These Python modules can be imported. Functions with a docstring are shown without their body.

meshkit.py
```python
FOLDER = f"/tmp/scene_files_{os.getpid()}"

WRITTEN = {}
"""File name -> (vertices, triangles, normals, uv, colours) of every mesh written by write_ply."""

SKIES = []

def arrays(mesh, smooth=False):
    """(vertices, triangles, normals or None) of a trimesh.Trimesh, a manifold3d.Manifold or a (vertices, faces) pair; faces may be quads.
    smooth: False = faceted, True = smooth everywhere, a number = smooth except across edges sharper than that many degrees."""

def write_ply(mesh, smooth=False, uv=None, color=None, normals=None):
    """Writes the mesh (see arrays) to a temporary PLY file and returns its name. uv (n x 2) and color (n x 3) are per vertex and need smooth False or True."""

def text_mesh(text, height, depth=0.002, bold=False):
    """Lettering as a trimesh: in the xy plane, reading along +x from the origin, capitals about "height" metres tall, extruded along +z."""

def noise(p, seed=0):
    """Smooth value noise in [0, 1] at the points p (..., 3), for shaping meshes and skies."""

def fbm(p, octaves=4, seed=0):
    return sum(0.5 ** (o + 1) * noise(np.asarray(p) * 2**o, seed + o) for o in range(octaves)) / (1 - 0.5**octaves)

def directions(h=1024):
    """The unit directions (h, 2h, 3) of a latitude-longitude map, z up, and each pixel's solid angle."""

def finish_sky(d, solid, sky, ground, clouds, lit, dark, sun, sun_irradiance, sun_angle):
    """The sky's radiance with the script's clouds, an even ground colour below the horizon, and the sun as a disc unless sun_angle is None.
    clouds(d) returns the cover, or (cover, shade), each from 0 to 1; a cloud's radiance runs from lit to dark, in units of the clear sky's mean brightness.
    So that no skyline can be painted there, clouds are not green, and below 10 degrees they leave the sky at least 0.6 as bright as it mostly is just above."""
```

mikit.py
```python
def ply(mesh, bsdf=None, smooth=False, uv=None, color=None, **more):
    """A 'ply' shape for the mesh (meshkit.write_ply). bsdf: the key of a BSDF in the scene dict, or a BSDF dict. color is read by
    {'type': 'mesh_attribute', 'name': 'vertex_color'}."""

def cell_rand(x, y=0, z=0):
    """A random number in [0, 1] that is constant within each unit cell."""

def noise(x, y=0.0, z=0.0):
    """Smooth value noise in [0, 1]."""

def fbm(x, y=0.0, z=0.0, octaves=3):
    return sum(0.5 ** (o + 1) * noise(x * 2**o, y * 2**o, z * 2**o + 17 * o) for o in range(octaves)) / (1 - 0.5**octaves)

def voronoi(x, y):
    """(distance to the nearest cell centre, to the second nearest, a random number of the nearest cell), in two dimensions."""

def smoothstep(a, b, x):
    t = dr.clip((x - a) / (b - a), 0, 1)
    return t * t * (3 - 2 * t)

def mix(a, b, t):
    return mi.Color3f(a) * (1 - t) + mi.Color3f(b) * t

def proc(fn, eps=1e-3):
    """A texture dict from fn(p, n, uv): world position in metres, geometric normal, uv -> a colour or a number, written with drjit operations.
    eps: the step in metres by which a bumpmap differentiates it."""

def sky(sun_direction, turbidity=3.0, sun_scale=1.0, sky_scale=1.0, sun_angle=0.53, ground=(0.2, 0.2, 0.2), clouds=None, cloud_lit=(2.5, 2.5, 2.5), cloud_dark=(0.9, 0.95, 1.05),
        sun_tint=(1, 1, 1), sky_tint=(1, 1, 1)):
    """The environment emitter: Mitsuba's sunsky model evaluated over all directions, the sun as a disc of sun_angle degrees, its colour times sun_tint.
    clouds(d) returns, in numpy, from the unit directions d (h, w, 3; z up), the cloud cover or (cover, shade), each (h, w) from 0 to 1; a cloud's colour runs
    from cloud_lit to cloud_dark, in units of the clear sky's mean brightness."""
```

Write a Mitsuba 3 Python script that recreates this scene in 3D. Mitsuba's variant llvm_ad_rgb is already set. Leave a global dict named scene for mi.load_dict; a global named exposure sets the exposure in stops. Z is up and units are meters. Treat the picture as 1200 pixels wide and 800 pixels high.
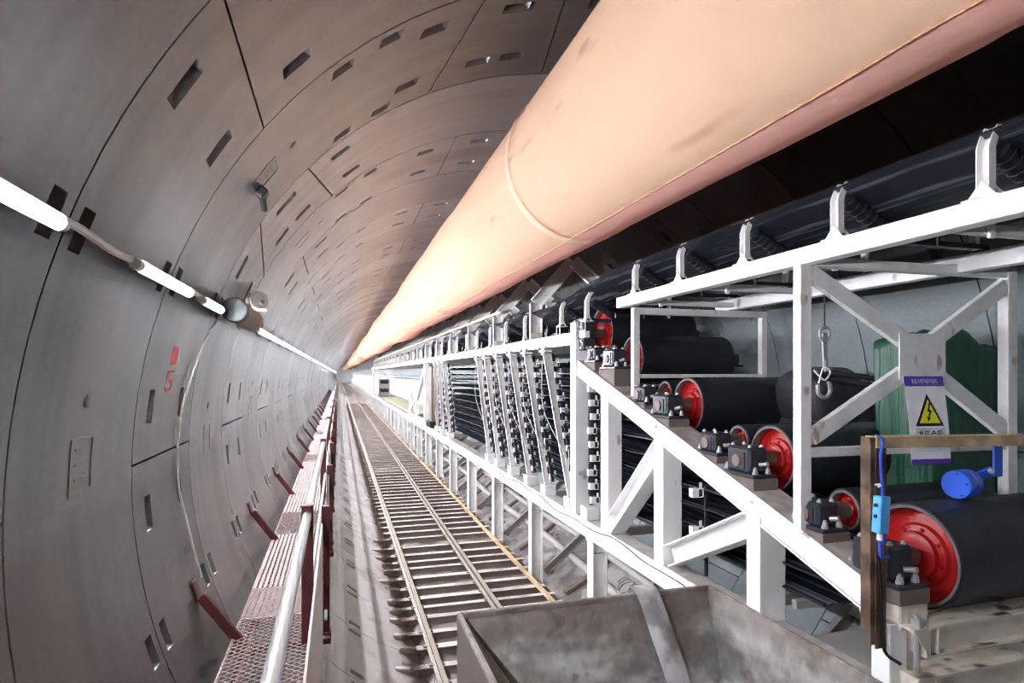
import math, random
import numpy as np, trimesh, drjit as dr, mitsuba as mi, mikit, meshkit
from shapely.geometry import Polygon
random.seed(7); rng = np.random.default_rng(7)
T = mi.ScalarTransform4f
scene, labels = {}, {}
PI = math.pi

# ------------------------------------------------------------------ camera, light, exposure
ZC = 3.51                                   # eye height over the lowest point of the tunnel
YAW = math.atan(203 / 700.0)
scene['camera'] = {'type': 'perspective', 'fov': 2 * math.degrees(math.atan(600 / 700.0)), 'fov_axis': 'x',
                   'principal_point_offset_y': -0.0475, 'near_clip': 0.05, 'far_clip': 500.0,
                   'to_world': T().look_at(origin=[0, 0, ZC], target=[math.sin(YAW), math.cos(YAW), ZC], up=[0, 0, 1])}
exposure = 1.95
LAMP = [118.0, 122.0, 132.0]                # radiance of the tube lamps along the left wall

# ------------------------------------------------------------------ tunnel frame
CX, CZ, R = 1.994, ZC - 0.517, 2.995
RING0, RW = 2.219, 1.2                      # first ring joint, ring width
LAMP_ANG = math.radians(161.0)
YFAR = 230.0

# ------------------------------------------------------------------ helpers
def cat(ms):
    return trimesh.util.concatenate([m for m in ms if m is not None])
def tm(v, f):
    f = np.asarray(f, int)
    if f.shape[1] == 4: f = np.vstack([f[:, [0, 1, 2]], f[:, [0, 2, 3]]])
    return trimesh.Trimesh(np.asarray(v, float), f, process=False)
_cnt = {}
def numbered(name):
    n = _cnt.get(name, 0); _cnt[name] = n + 1
    return name if n == 0 else f'{name}_{n:03d}'
def thing(name, label=None, cat_=None, group=None, kind=None):
    key = numbered(name); d = {}
    if label: d['label'] = label
    if cat_: d['category'] = cat_
    if group: d['group'] = group
    if kind: d['kind'] = kind
    labels[key] = d
    return key
def put(key, mesh, mat, smooth=False, xf=None, **more):
    d = mesh if isinstance(mesh, dict) else mikit.ply(mesh, mat, smooth=smooth, **more)
    if xf is not None: d = {**d, 'to_world': xf}
    scene[key] = d
    return key
def part(parent, name, mesh, mat=None, smooth=False, label=None, xf=None, kind=None, **more):
    key = numbered(parent + '__' + name)
    put(key, mesh, mat, smooth, xf, **more)
    if label or kind: labels[key] = {k: v for k, v in (('label', label), ('kind', kind)) if v}
    return key
def single(name, mesh, mat, label, cat_, group=None, smooth=False, kind=None, xf=None):
    key = thing(name, label, cat_, group, kind)
    put(key, mesh, mat, smooth, xf)
    return key
def tr(x, y, z): return T().translate([x, y, z])

def bbox(x0, x1, y0, y1, z0, z1, b=0.004):
    """a box with chamfered edges"""
    lo, hi = np.array([x0, y0, z0], float), np.array([x1, y1, z1], float)
    b = min(b, 0.3 * float((hi - lo).min()))
    if b < 1e-5:
        m = trimesh.creation.box(extents=hi - lo); m.apply_translation((lo + hi) / 2); return m
    pts = []
    for s in np.ndindex(2, 2, 2):
        c = np.where(np.array(s) == 1, hi, lo); d = np.where(np.array(s) == 1, -b, b)
        for k in range(3):
            q = c + d; q[k] = c[k]; pts.append(q)
    return trimesh.convex.convex_hull(np.array(pts))
def frame(p0, p1, up=(0, 0, 1)):
    p0, p1 = np.asarray(p0, float), np.asarray(p1, float)
    d = p1 - p0; L = np.linalg.norm(d); d = d / L
    u = np.asarray(up, float)
    if abs(d @ u) > 0.98: u = np.array([0, 1.0, 0]) if abs(d[1]) < .9 else np.array([1.0, 0, 0])
    s = np.cross(d, u); s /= np.linalg.norm(s); u = np.cross(s, d)
    M = np.eye(4); M[:3, 0], M[:3, 1], M[:3, 2], M[:3, 3] = s, u, d, p0
    return M, L
def bar(p0, p1, w, h, up=(0, 0, 1), b=0.004):
    M, L = frame(p0, p1, up)
    m = bbox(-w / 2, w / 2, -h / 2, h / 2, 0, L, b); m.apply_transform(M); return m
def prism(poly, p0, p1, up=(0, 0, 1)):
    """polygon (side, up) swept from p0 to p1"""
    M, L = frame(p0, p1, up)
    m = trimesh.creation.extrude_polygon(Polygon(poly), L, engine='earcut'); m.apply_transform(M); return m
def ipoly(w, h, tf, tw):
    a, c = w / 2, h / 2
    return [(-a, -c), (a, -c), (a, -c + tf), (tw / 2, -c + tf), (tw / 2, c - tf), (a, c - tf), (a, c), (-a, c), (-a, c - tf), (-tw / 2, c - tf), (-tw / 2, -c + tf), (-a, -c + tf)]
def ibeam(p0, p1, w, h, tf=0.014, tw=0.012, up=(0, 0, 1)):
    return prism(ipoly(w, h, tf, tw), p0, p1, up)
def lpoly(w, h, t): return [(0, 0), (w, 0), (w, t), (t, t), (t, h), (0, h)]
def upoly(w, h, t): return [(0, 0), (w, 0), (w, h), (w - t, h), (w - t, t), (t, t), (t, h), (0, h)]
def rod(p0, p1, r, n=14, r1=None):
    M, L = frame(p0, p1); r1 = r if r1 is None else r1
    a = np.arange(n) * 2 * PI / n; c = np.stack([np.cos(a), np.sin(a)], 1)
    v = np.vstack([np.c_[c * r, np.zeros(n)], np.c_[c * r1, np.full(n, L)], [[0, 0, 0], [0, 0, L]]])
    i = np.arange(n); j = (i + 1) % n
    f = np.vstack([np.c_[i, j, j + n], np.c_[i, j + n, i + n], np.c_[j, i, np.full(n, 2 * n)], np.c_[i + n, j + n, np.full(n, 2 * n + 1)]])
    m = tm(v, f); m.apply_transform(M); return m
def lathe(prof, p0, p1, n=32):
    """profile of (radius, distance along p0->p1)"""
    M, L = frame(p0, p1); prof = np.array(prof, float); k = len(prof)
    a = np.arange(n) * 2 * PI / n
    v = np.stack([prof[:, 0:1] * np.cos(a), prof[:, 0:1] * np.sin(a), np.repeat(prof[:, 1:2], n, 1)], -1).reshape(-1, 3)
    f = []
    for q in range(k - 1):
        i = np.arange(n); j = (i + 1) % n
        f.append(np.c_[q * n + i, q * n + j, (q + 1) * n + j, (q + 1) * n + i])
    m = tm(v, np.vstack(f)); m.merge_vertices(); m.update_faces(m.nondegenerate_faces()); m.apply_transform(M); return m
def smoothpath(pts, n=8):
    p = np.asarray(pts, float); out = []
    q = np.vstack([2 * p[0] - p[1], p, 2 * p[-1] - p[-2]])
    for i in range(1, len(q) - 2):
        for t in np.linspace(0, 1, n, endpoint=False):
            out.append(0.5 * (2 * q[i] + (q[i + 1] - q[i - 1]) * t + (2 * q[i - 1] - 5 * q[i] + 4 * q[i + 1] - q[i + 2]) * t * t + (3 * q[i] - q[i - 1] - 3 * q[i + 1] + q[i + 2]) * t ** 3))
    out.append(p[-1]); return np.array(out)
def tube(pts, r, n=8, smooth=8):
    p = smoothpath(pts, smooth) if smooth else np.asarray(pts, float)
    t = np.gradient(p, axis=0); t /= np.linalg.norm(t, axis=1, keepdims=True)
    a0 = np.array([0, 0, 1.0]) if abs(t[0][2]) < .9 else np.array([1.0, 0, 0]); A = []
    for k in range(len(p)):
        a0 = a0 - t[k] * (a0 @ t[k]); a0 /= np.linalg.norm(a0); A.append(a0)
    A = np.array(A); B = np.cross(t, A); g = np.arange(n) * 2 * PI / n
    r = np.broadcast_to(r, (len(p),))
    v = (p[:, None] + r[:, None, None] * (np.cos(g)[None, :, None] * A[:, None] + np.sin(g)[None, :, None] * B[:, None])).reshape(-1, 3)
    f = []
    for k in range(len(p) - 1):
        i = np.arange(n); j = (i + 1) % n
        f.append(np.c_[k * n + i, k * n + j, (k + 1) * n + j, (k + 1) * n + i])
    m = tm(v, np.vstack(f)); e = len(p) - 1
    caps = [[0, k + 1, k] for k in range(1, n - 1)] + [[e * n, e * n + k, e * n + k + 1] for k in range(1, n - 1)]
    return trimesh.Trimesh(m.vertices, np.vstack([m.faces, caps]), process=False)
def hexbolt(c, axis, r, h):
    c, axis = np.asarray(c, float), np.asarray(axis, float)
    return cat([rod(c - axis * .002, c + axis * h * .35, r * 1.25, 12), rod(c, c + axis * h * .75, r, 6), rod(c, c + axis * h, r * .55, 8)])
def grid_sheet(P, thick=None):
    """a sheet from an array of points (a, b, 3), with thickness along its normals"""
    P = np.asarray(P, float); a, b = P.shape[:2]
    i, j = np.meshgrid(np.arange(a - 1), np.arange(b - 1), indexing='ij')
    q = np.stack([i * b + j, (i + 1) * b + j, (i + 1) * b + j + 1, i * b + j + 1], -1).reshape(-1, 4)
    m = tm(P.reshape(-1, 3), q)
    if not thick: return m
    n = m.vertex_normals; w = P.reshape(-1, 3) + n * thick; N = a * b
    rim = [k for k in range(b)] + [r * b + b - 1 for r in range(1, a)] + [(a - 1) * b + k for k in range(b - 2, -1, -1)] + [r * b for r in range(a - 2, 0, -1)]
    side = [[rim[k], rim[(k + 1) % len(rim)], N + rim[(k + 1) % len(rim)], N + rim[k]] for k in range(len(rim))]
    return tm(np.vstack([P.reshape(-1, 3), w]), np.vstack([q, q[:, ::-1] + N, side]))
def zz(y): return ZC + y

# ------------------------------------------------------------------ materials
def mat(key, d, two=True):
    scene[key] = {'type': 'twosided', 'b': d} if two else d
def pr(color, rough=0.6, metallic=0.0, spec=0.5, **k):
    c = color if isinstance(color, dict) else {'type': 'rgb', 'value': list(color)}
    return {'type': 'principled', 'base_color': c, 'roughness': rough, 'metallic': metallic, 'specular': spec, **k}
N, F, SS, MIX = mikit.noise, mikit.fbm, mikit.smoothstep, mikit.mix
def concrete_fn(p, n, uv):
    a = dr.atan2(p.z - CZ, p.x - CX)
    streak = F(p.y * 11.0, a * 1.3, 3.0)
    blot = F(p.x * 1.1, p.y * .9, p.z * 1.1)
    fine = N(p.x * 40, p.y * 40, p.z * 40)
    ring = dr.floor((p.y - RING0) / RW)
    tone = dr.select(ring < 2, .72, 1.5 + .8 * mikit.cell_rand(ring, 4.0, 2.0))      # lamp-light gradient put into the colour: near rings darker, farther lighter, varied per ring
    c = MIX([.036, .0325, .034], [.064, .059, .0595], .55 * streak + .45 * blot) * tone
    c = MIX(c, [.06, .046, .038], .55 * SS(.5, .8, F(p.y * 2.2 + 5, a * 2.0, 9.0)))
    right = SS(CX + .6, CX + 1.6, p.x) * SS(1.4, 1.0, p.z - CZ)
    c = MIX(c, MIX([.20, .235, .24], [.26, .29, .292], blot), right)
    low = SS(-2.0, -2.4, p.z - CZ)
    c = MIX(c, [.40, .36, .345], low * .95)
    c = MIX(c, [.25, .21, .19], low * SS(.5, .7, F(p.y * 2.5, a * 9.0, 2.0)) * .7)
    c = MIX(c, MIX([.12, .105, .098], [.30, .275, .265], SS(.35, .65, F(p.y * 3.5, a * 14.0, 6.0, 4))), low * SS(CX + .9, CX + 1.2, p.x) * .85)
    return c * (.94 + .12 * fine)
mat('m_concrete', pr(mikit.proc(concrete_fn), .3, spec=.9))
mat('m_joint', pr([.055, .05, .048], .95, spec=.1))
def mud_fn(p, n, uv):
    b = F(p.x * 3, p.y * 3, 1.0, 4); s = N(p.x * 25, p.y * 25)
    return MIX([.13, .106, .096], [.38, .33, .30], SS(.3, .75, b) * (.6 + .4 * s))
mat('m_mud', pr(mikit.proc(mud_fn), .8, spec=.3))
def white_fn(p, n, uv):
    d = F(p.x * 2.3, p.y * 2.3, p.z * 2.3); g = N(p.x * 14, p.y * 14, p.z * 14)
    c = MIX([.84, .84, .83], [.72, .71, .69], SS(.45, .8, d))
    c = MIX(c, [.30, .2, .13], SS(.74, .86, F(p.x * 7 + 3, p.y * 7, p.z * 4)) * .8)
    return MIX(c, [.26, .225, .205], SS(.8, .95, n.z) * (.65 + .35 * g))
mat('m_white', pr(mikit.proc(white_fn), .42, spec=.5))
def white2_fn(p, n, uv):
    d = F(p.x * 5, p.y * 5, p.z * 1.6); g = N(p.x * 30, p.y * 30, p.z * 30)
    c = MIX([.70, .69, .68], [.58, .565, .55], SS(.4, .75, d))
    c = MIX(c, [.28, .16, .085], SS(.70, .84, F(p.x * 11, p.y * 11, p.z * 5 + 3)) * .75)
    return c * (.95 + .1 * g)
mat('m_offwhite', pr(mikit.proc(white2_fn), .5, spec=.4))
def cream_fn(p, n, uv):
    d = F(p.x * 6, p.y * 6, p.z * 6, 4)
    c = MIX([.70, .63, .54], [.60, .52, .43], SS(.4, .7, d))
    c = MIX(c, [.06, .045, .04], SS(.55, .7, F(p.x * 5 + 4, p.y * 9, p.z * 3)) * (.25 + .7 * SS(.7, .95, n.z)))
    return c
mat('m_carside', pr([.11, .085, .075], .7, spec=.3))
mat('m_cream', pr(mikit.proc(cream_fn), .5, spec=.4))
def rust_fn(p, n, uv):
    d = F(p.x * 9, p.y * 9, p.z * 9, 4)
    return MIX([.06, .037, .025], [.17, .105, .066], SS(.3, .75, d))
mat('m_rust', pr(mikit.proc(rust_fn), .7, spec=.3))
def rail_fn(p, n, uv):
    d = F(p.x * 12, p.y * 3, p.z * 12)
    c = MIX([.085, .06, .048], [.2, .15, .12], d)
    return MIX(c, [.34, .29, .24], SS(.85, .97, n.z))
mat('m_rail', pr(mikit.proc(rail_fn), .5, spec=.5))
def guard_fn(p, n, uv):
    d = F(p.x * 10, p.y * 4, p.z * 10)
    return MIX([.42, .30, .17], [.62, .46, .27], SS(.3, .7, d))
mat('m_guard', pr(mikit.proc(guard_fn), .55, spec=.4))
def sleeper_fn(p, n, uv):
    d = F(p.x * 6, p.y * 17, p.z * 12)
    c = MIX([.17, .135, .118], [.29, .24, .215], d)
    return MIX(c, [.56, .5, .46], SS(.7, .95, n.z) * (.45 + .55 * SS(.3, .55, F(p.x * 4, p.y * 1.7, 5.0))))
mat('m_sleeper', pr(mikit.proc(sleeper_fn), .8, spec=.3))
mat('m_dirtysteel', pr([.30, .275, .26], .65, spec=.4))
mat('m_pipe', pr([.42, .39, .37], .6, spec=.4))
mat('m_rubber', pr([.012, .013, .017], .42, spec=.5))
def belt_fn(p, n, uv):
    s = F(p.x * 30, p.y * .35, p.z * 30)
    return MIX([.009, .010, .015], [.11, .115, .15], SS(.48, .85, s))
mat('m_belt', pr(mikit.proc(belt_fn), .38, spec=.6))
def lag_fn(p, n, uv):
    s = F(p.x * 3, p.y * 3, p.z * 3)
    return MIX([.008, .0085, .012], [.02, .021, .027], s)
mat('m_lagging', pr(mikit.proc(lag_fn), .5, spec=.35))
mat('m_rimedge', pr([.13, .125, .12], .6, spec=.4))
mat('m_red', pr([.34, .009, .009], .4, spec=.4))
mat('m_shaft', pr([.16, .115, .09], .5, spec=.5))
mat('m_iron', pr([.022, .024, .033], .38, spec=.6))
mat('m_zinc', pr([.62, .62, .63], .35, metallic=.7))
mat('m_galv', pr([.42, .42, .42], .38, metallic=.35))
DX, DZ, DR = 1.93, ZC + 1.735, .632
def duct_fn(p, n, uv):
    d = F(p.x * 1.2, p.y * .8, p.z * 1.2, 4)
    under = SS(-.10, -.07, p.x - DX) * SS(DZ + .1, DZ - .2, p.z)
    c = MIX(MIX([.82, .565, .395], [.74, .485, .33], d), MIX([.90, .52, .44], [.84, .46, .38], d), under)
    c = MIX(c, [.42, .19, .11], SS(.68, .80, F(p.x * 4 + 2, p.y * 1.3, p.z * 6)) * .5)
    return c
mat('m_duct', {'type': 'principledthin', 'base_color': mikit.proc(duct_fn), 'roughness': .6, 'diff_trans': .55, 'spec_trans': 0.0}, False)
mat('m_ductband', {'type': 'principledthin', 'base_color': {'type': 'rgb', 'value': [.84, .63, .47]}, 'roughness': .6, 'diff_trans': .55, 'spec_trans': 0.0}, False)
mat('m_ductseam', pr([.52, .30, .17], .7, spec=.2))
mat('m_redoxide', pr([.06, .012, .012], .5, spec=.4))
def grate_fn(p, n, uv):
    d = F(p.x * 8, p.y * 8, p.z * 8)
    return MIX([.22, .14, .125], [.36, .26, .24], d)
mat('m_grate', pr(mikit.proc(grate_fn), .6, spec=.4))
mat('m_plate', pr([.13, .07, .06], .6, spec=.4))
mat('m_pinkpanel', pr([.50, .40, .385], .28, spec=.4))
def tarp_fn(p, n, uv):
    d = F(p.x * 3, p.y * 3, p.z * 3)
    c = MIX([.012, .062, .036], [.022, .098, .058], d)
    return MIX(c, [.075, .07, .055], SS(.25, .8, n.z) * .85)
mat('m_tarp', pr(mikit.proc(tarp_fn), .42, spec=.5))
mat('m_darktarp', pr([.035, .036, .04], .45, spec=.5))
mat('m_blue', pr([.02, .10, .62], .35, spec=.5))
mat('m_bluelight', pr([.08, .36, .72], .4, spec=.5))
mat('m_bluecable', pr([.03, .08, .5], .4, spec=.5))
mat('m_black', pr([.012, .012, .013], .5, spec=.4))
mat('m_plasticwhite', pr([.8, .8, .8], .4, spec=.5))
mat('m_signwhite', pr([.86, .86, .88], .4, spec=.4))
mat('m_purple', pr([.10, .045, .42], .4, spec=.4))
mat('m_yellow', pr([.80, .78, .03], .4, spec=.4))
mat('m_redpaint', pr([.44, .06, .055], .6, spec=.3))
mat('m_seat', pr([.15, .12, .105], .7, spec=.3))
mat('m_brown', pr([.20, .145, .11], .6, spec=.3))
mat('m_greenhose', pr([.45, .62, .55], .5, spec=.4))
mat('m_plank', pr([.55, .52, .36], .7, spec=.2))
def hopper_fn(p, n, uv):
    d = F(p.x * 3.4, p.y * 3.4, p.z * 4.0, 5); g = F(p.x * 26, p.y * 26, p.z * 9, 4)
    c = MIX([.17, .16, .152], [.40, .385, .37], SS(.3, .7, d))
    c = MIX(c, [.145, .11, .095], SS(.5, .68, F(p.x * 2 + 8, p.y * 2, p.z * 5)) * .7)
    c = MIX(c, [.16, .125, .108], SS(ZC - 1.56, ZC - 1.47, p.z + .06 * N(p.x * 6, p.y * 6)) * .6)
    c = MIX(c, [.09, .075, .068], SS(.66, .74, F(p.x * 7, p.y * 7, p.z * 7 + 4, 4)) * .5)
    return c * (.7 + .6 * g)
mat('m_hopper', {'type': 'bumpmap', 'arbitrary': mikit.proc(lambda p, n, uv: F(p.x * 28, p.y * 28, p.z * 28, 3)), 'scale': .014, 'b': pr(mikit.proc(hopper_fn), .85, spec=.2)})
mat('m_canvas', pr(mikit.proc(lambda p, n, uv: MIX([.24, .22, .22], [.46, .43, .435], SS(.35, .65, F(p.x * 9, p.y * 9, p.z * 6, 4)))), .9, spec=.2))

# ------------------------------------------------------------------ the tunnel lining, ring by ring, segment by segment
def ring_joints(k):
    """longitudinal joints of ring k as (angle at the near edge, angle at the far edge), degrees"""
    base = [107, 179, 251, 323, 395] if k % 2 else [142.5, 214.5, 286.5, 358.5, 430.5]
    key = {1: 0, 2: 0, 0: 4, 3: 4, 4: 4, 5: 4}.get(k, 3 + (k * 7 % 2))
    out = []
    for i, a in enumerate(base):
        out += [(a - 5.0, a - 9.2), (a + 5.3, a + 9.4)] if i == key else [(a, a)]
    return sorted(out)
def pocket_list(k, j0, j1):
    out = []
    for j, s in ((j0, 1), (j1, -1)):
        for f in (.155, .70):
            a = (j[0] + (j[1] - j[0]) * f) + s * 5.4
            out.append((a - 1.8, a + 1.8, f, f + .085, .02 if s > 0 else .10, .10 if s > 0 else .02))
            out[-1] = (a - 1.8, a + 1.8, f, f + .085, .10 if s > 0 else .025, .025 if s > 0 else .10)
    for q in range(20):
        a = 124.5 - 36 * 4 + 36 * (q // 2) + (6.6 if (q % 2) else 0)
        if q % 2 and q // 2 != 4: continue
        f0 = .05 if q % 2 == 0 else .06
        for f in (f0, .87):
            m0 = j0[0] + (j0[1] - j0[0]) * f; m1 = j1[0] + (j1[1] - j1[0]) * f
            if m0 + 3 < a < m1 - 3 and all(abs(a - (o[0] + o[1]) / 2) > 5 or abs(f - o[2]) > .16 for o in out):
                out.append((a - 1.5, a + 1.5, f, f + .08, .085, .03))
    return out
def segment_mesh(y0, y1, j0, j1, pockets, step=2.5, deep=.055, g=.006):
    span = max(j1[0] - j0[0], j1[1] - j0[1])
    gd = math.degrees(g / R)
    tl, vl, rects = set(np.linspace(0, 1, max(2, int(span / step) + 1)).tolist()), {0.0, 1.0}, []
    for a0, a1, f0, f1, d0, d1 in pockets:
        fm = (f0 + f1) / 2; lo = j0[0] + (j0[1] - j0[0]) * fm; hi = j1[0] + (j1[1] - j1[0]) * fm
        t0, t1 = (a0 - lo) / (hi - lo), (a1 - lo) / (hi - lo)
        if t0 < .02 or t1 > .98: continue
        rects.append((t0, t1, f0, f1, d0, d1)); tl |= {t0, t1}; vl |= {f0, f1}
    tl, vl = np.array(sorted(tl)), np.array(sorted(vl))
    ang = lambda t, v: np.radians((j0[0] + (j0[1] - j0[0]) * v + gd) * (1 - t) + (j1[0] + (j1[1] - j1[0]) * v - gd) * t)
    def P(t, v, r):
        a = ang(t, v); return np.stack([CX + (R + r) * np.cos(a), y0 + g + (y1 - y0 - 2 * g) * v + 0 * a, CZ + (R + r) * np.sin(a)], -1)
    tt, vv = np.meshgrid(tl, vl, indexing='ij'); V = P(tt, vv, 0.0).reshape(-1, 3); nb = len(vl); f = []
    for i in range(len(tl) - 1):
        for j in range(nb - 1):
            tc, vc = (tl[i] + tl[i + 1]) / 2, (vl[j] + vl[j + 1]) / 2
            if any(r[0] < tc < r[1] and r[2] < vc < r[3] for r in rects): continue
            f.append([i * nb + j, (i + 1) * nb + j, (i + 1) * nb + j + 1, i * nb + j + 1])
    surf = tm(V, f); extra = []
    def quad(a, b, c, d): extra.append(tm(np.array([a, b, c, d]), [[0, 1, 2, 3]]))
    for (ta, va), (tb, vb) in (((0, 0), (0, 1)), ((0, 1), (1, 1)), ((1, 1), (1, 0)), ((1, 0), (0, 0))):
        n = 2 if ta == tb else len(tl)
        ts, vs = np.linspace(ta, tb, n), np.linspace(va, vb, n)
        A, B = P(ts, vs, 0.0), P(ts, vs, deep)
        for q in range(n - 1): quad(A[q], A[q + 1], B[q + 1], B[q])
    for t0, t1, f0, f1, d0, d1 in rects:
        k = .25 * (f1 - f0)
        c = [P(np.array(t), np.array(v), 0.0) for t, v in ((t0, f0), (t1, f0), (t1, f1), (t0, f1))]
        sh = (t1 - t0) * .12
        b = [P(np.array(t), np.array(v), d) for t, v, d in ((t0 + sh, f0 + k, d0), (t1 - sh, f0 + k, d1), (t1 - sh, f1 - k, d1), (t0 + sh, f1 - k, d0))]
        for q in range(4): quad(c[q], c[(q + 1) % 4], b[(q + 1) % 4], b[q])
        quad(*b)
    return surf, extra
thing('wall_tunnel', 'grey precast concrete lining of the tunnel, bolted in rings of segments', None, None, 'structure')
labels['wall_tunnel'].pop('group', None)
def backing(y0, y1, n=72, k=2):
    a = np.linspace(0, 2 * PI, n + 1); y = np.linspace(y0, y1, k)
    aa, yy = np.meshgrid(a, y, indexing='ij')
    return grid_sheet(np.stack([CX + (R + .054) * np.cos(aa), yy, CZ + (R + .054) * np.sin(aa)], -1))
part('wall_tunnel', 'joint_filler', backing(-8, YFAR), 'm_joint')
SEG_RINGS = 26
for k in range(-6, SEG_RINGS):
    y0 = RING0 + RW * k; y1 = y0 + RW; js = ring_joints(k)
    for i in range(len(js)):
        j0 = js[i]; j1 = js[(i + 1) % len(js)]
        if i == len(js) - 1: j1 = (j1[0] + 360, j1[1] + 360)
        surf, extra = segment_mesh(y0, y1, j0, j1, pocket_list(k, j0, j1) if -2 <= k < 18 else [], 2.5 if k < 14 else 5)
        surf.merge_vertices(); m = trimesh.graph.smooth_shade(surf, angle=math.radians(30), facet_minarea=None)
        allm = cat([m] + extra)
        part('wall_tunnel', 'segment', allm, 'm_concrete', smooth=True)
a = np.linspace(0, 2 * PI, 97)
for k in range(SEG_RINGS, 75):
    y = RING0 + RW * k + np.array([.006, RW - .006])
    aa, yy = np.meshgrid(a, y, indexing='ij')
    sheet = grid_sheet(np.stack([CX + R * np.cos(aa), yy, CZ + R * np.sin(aa)], -1))
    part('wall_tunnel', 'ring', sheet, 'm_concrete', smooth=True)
aa, yy = np.meshgrid(a, np.array([RING0 + RW * 75, YFAR]), indexing='ij')
part('wall_tunnel', 'distant_lining', grid_sheet(np.stack([CX + R * np.cos(aa), yy, CZ + R * np.sin(aa)], -1)), 'm_concrete', smooth=True)
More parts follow.
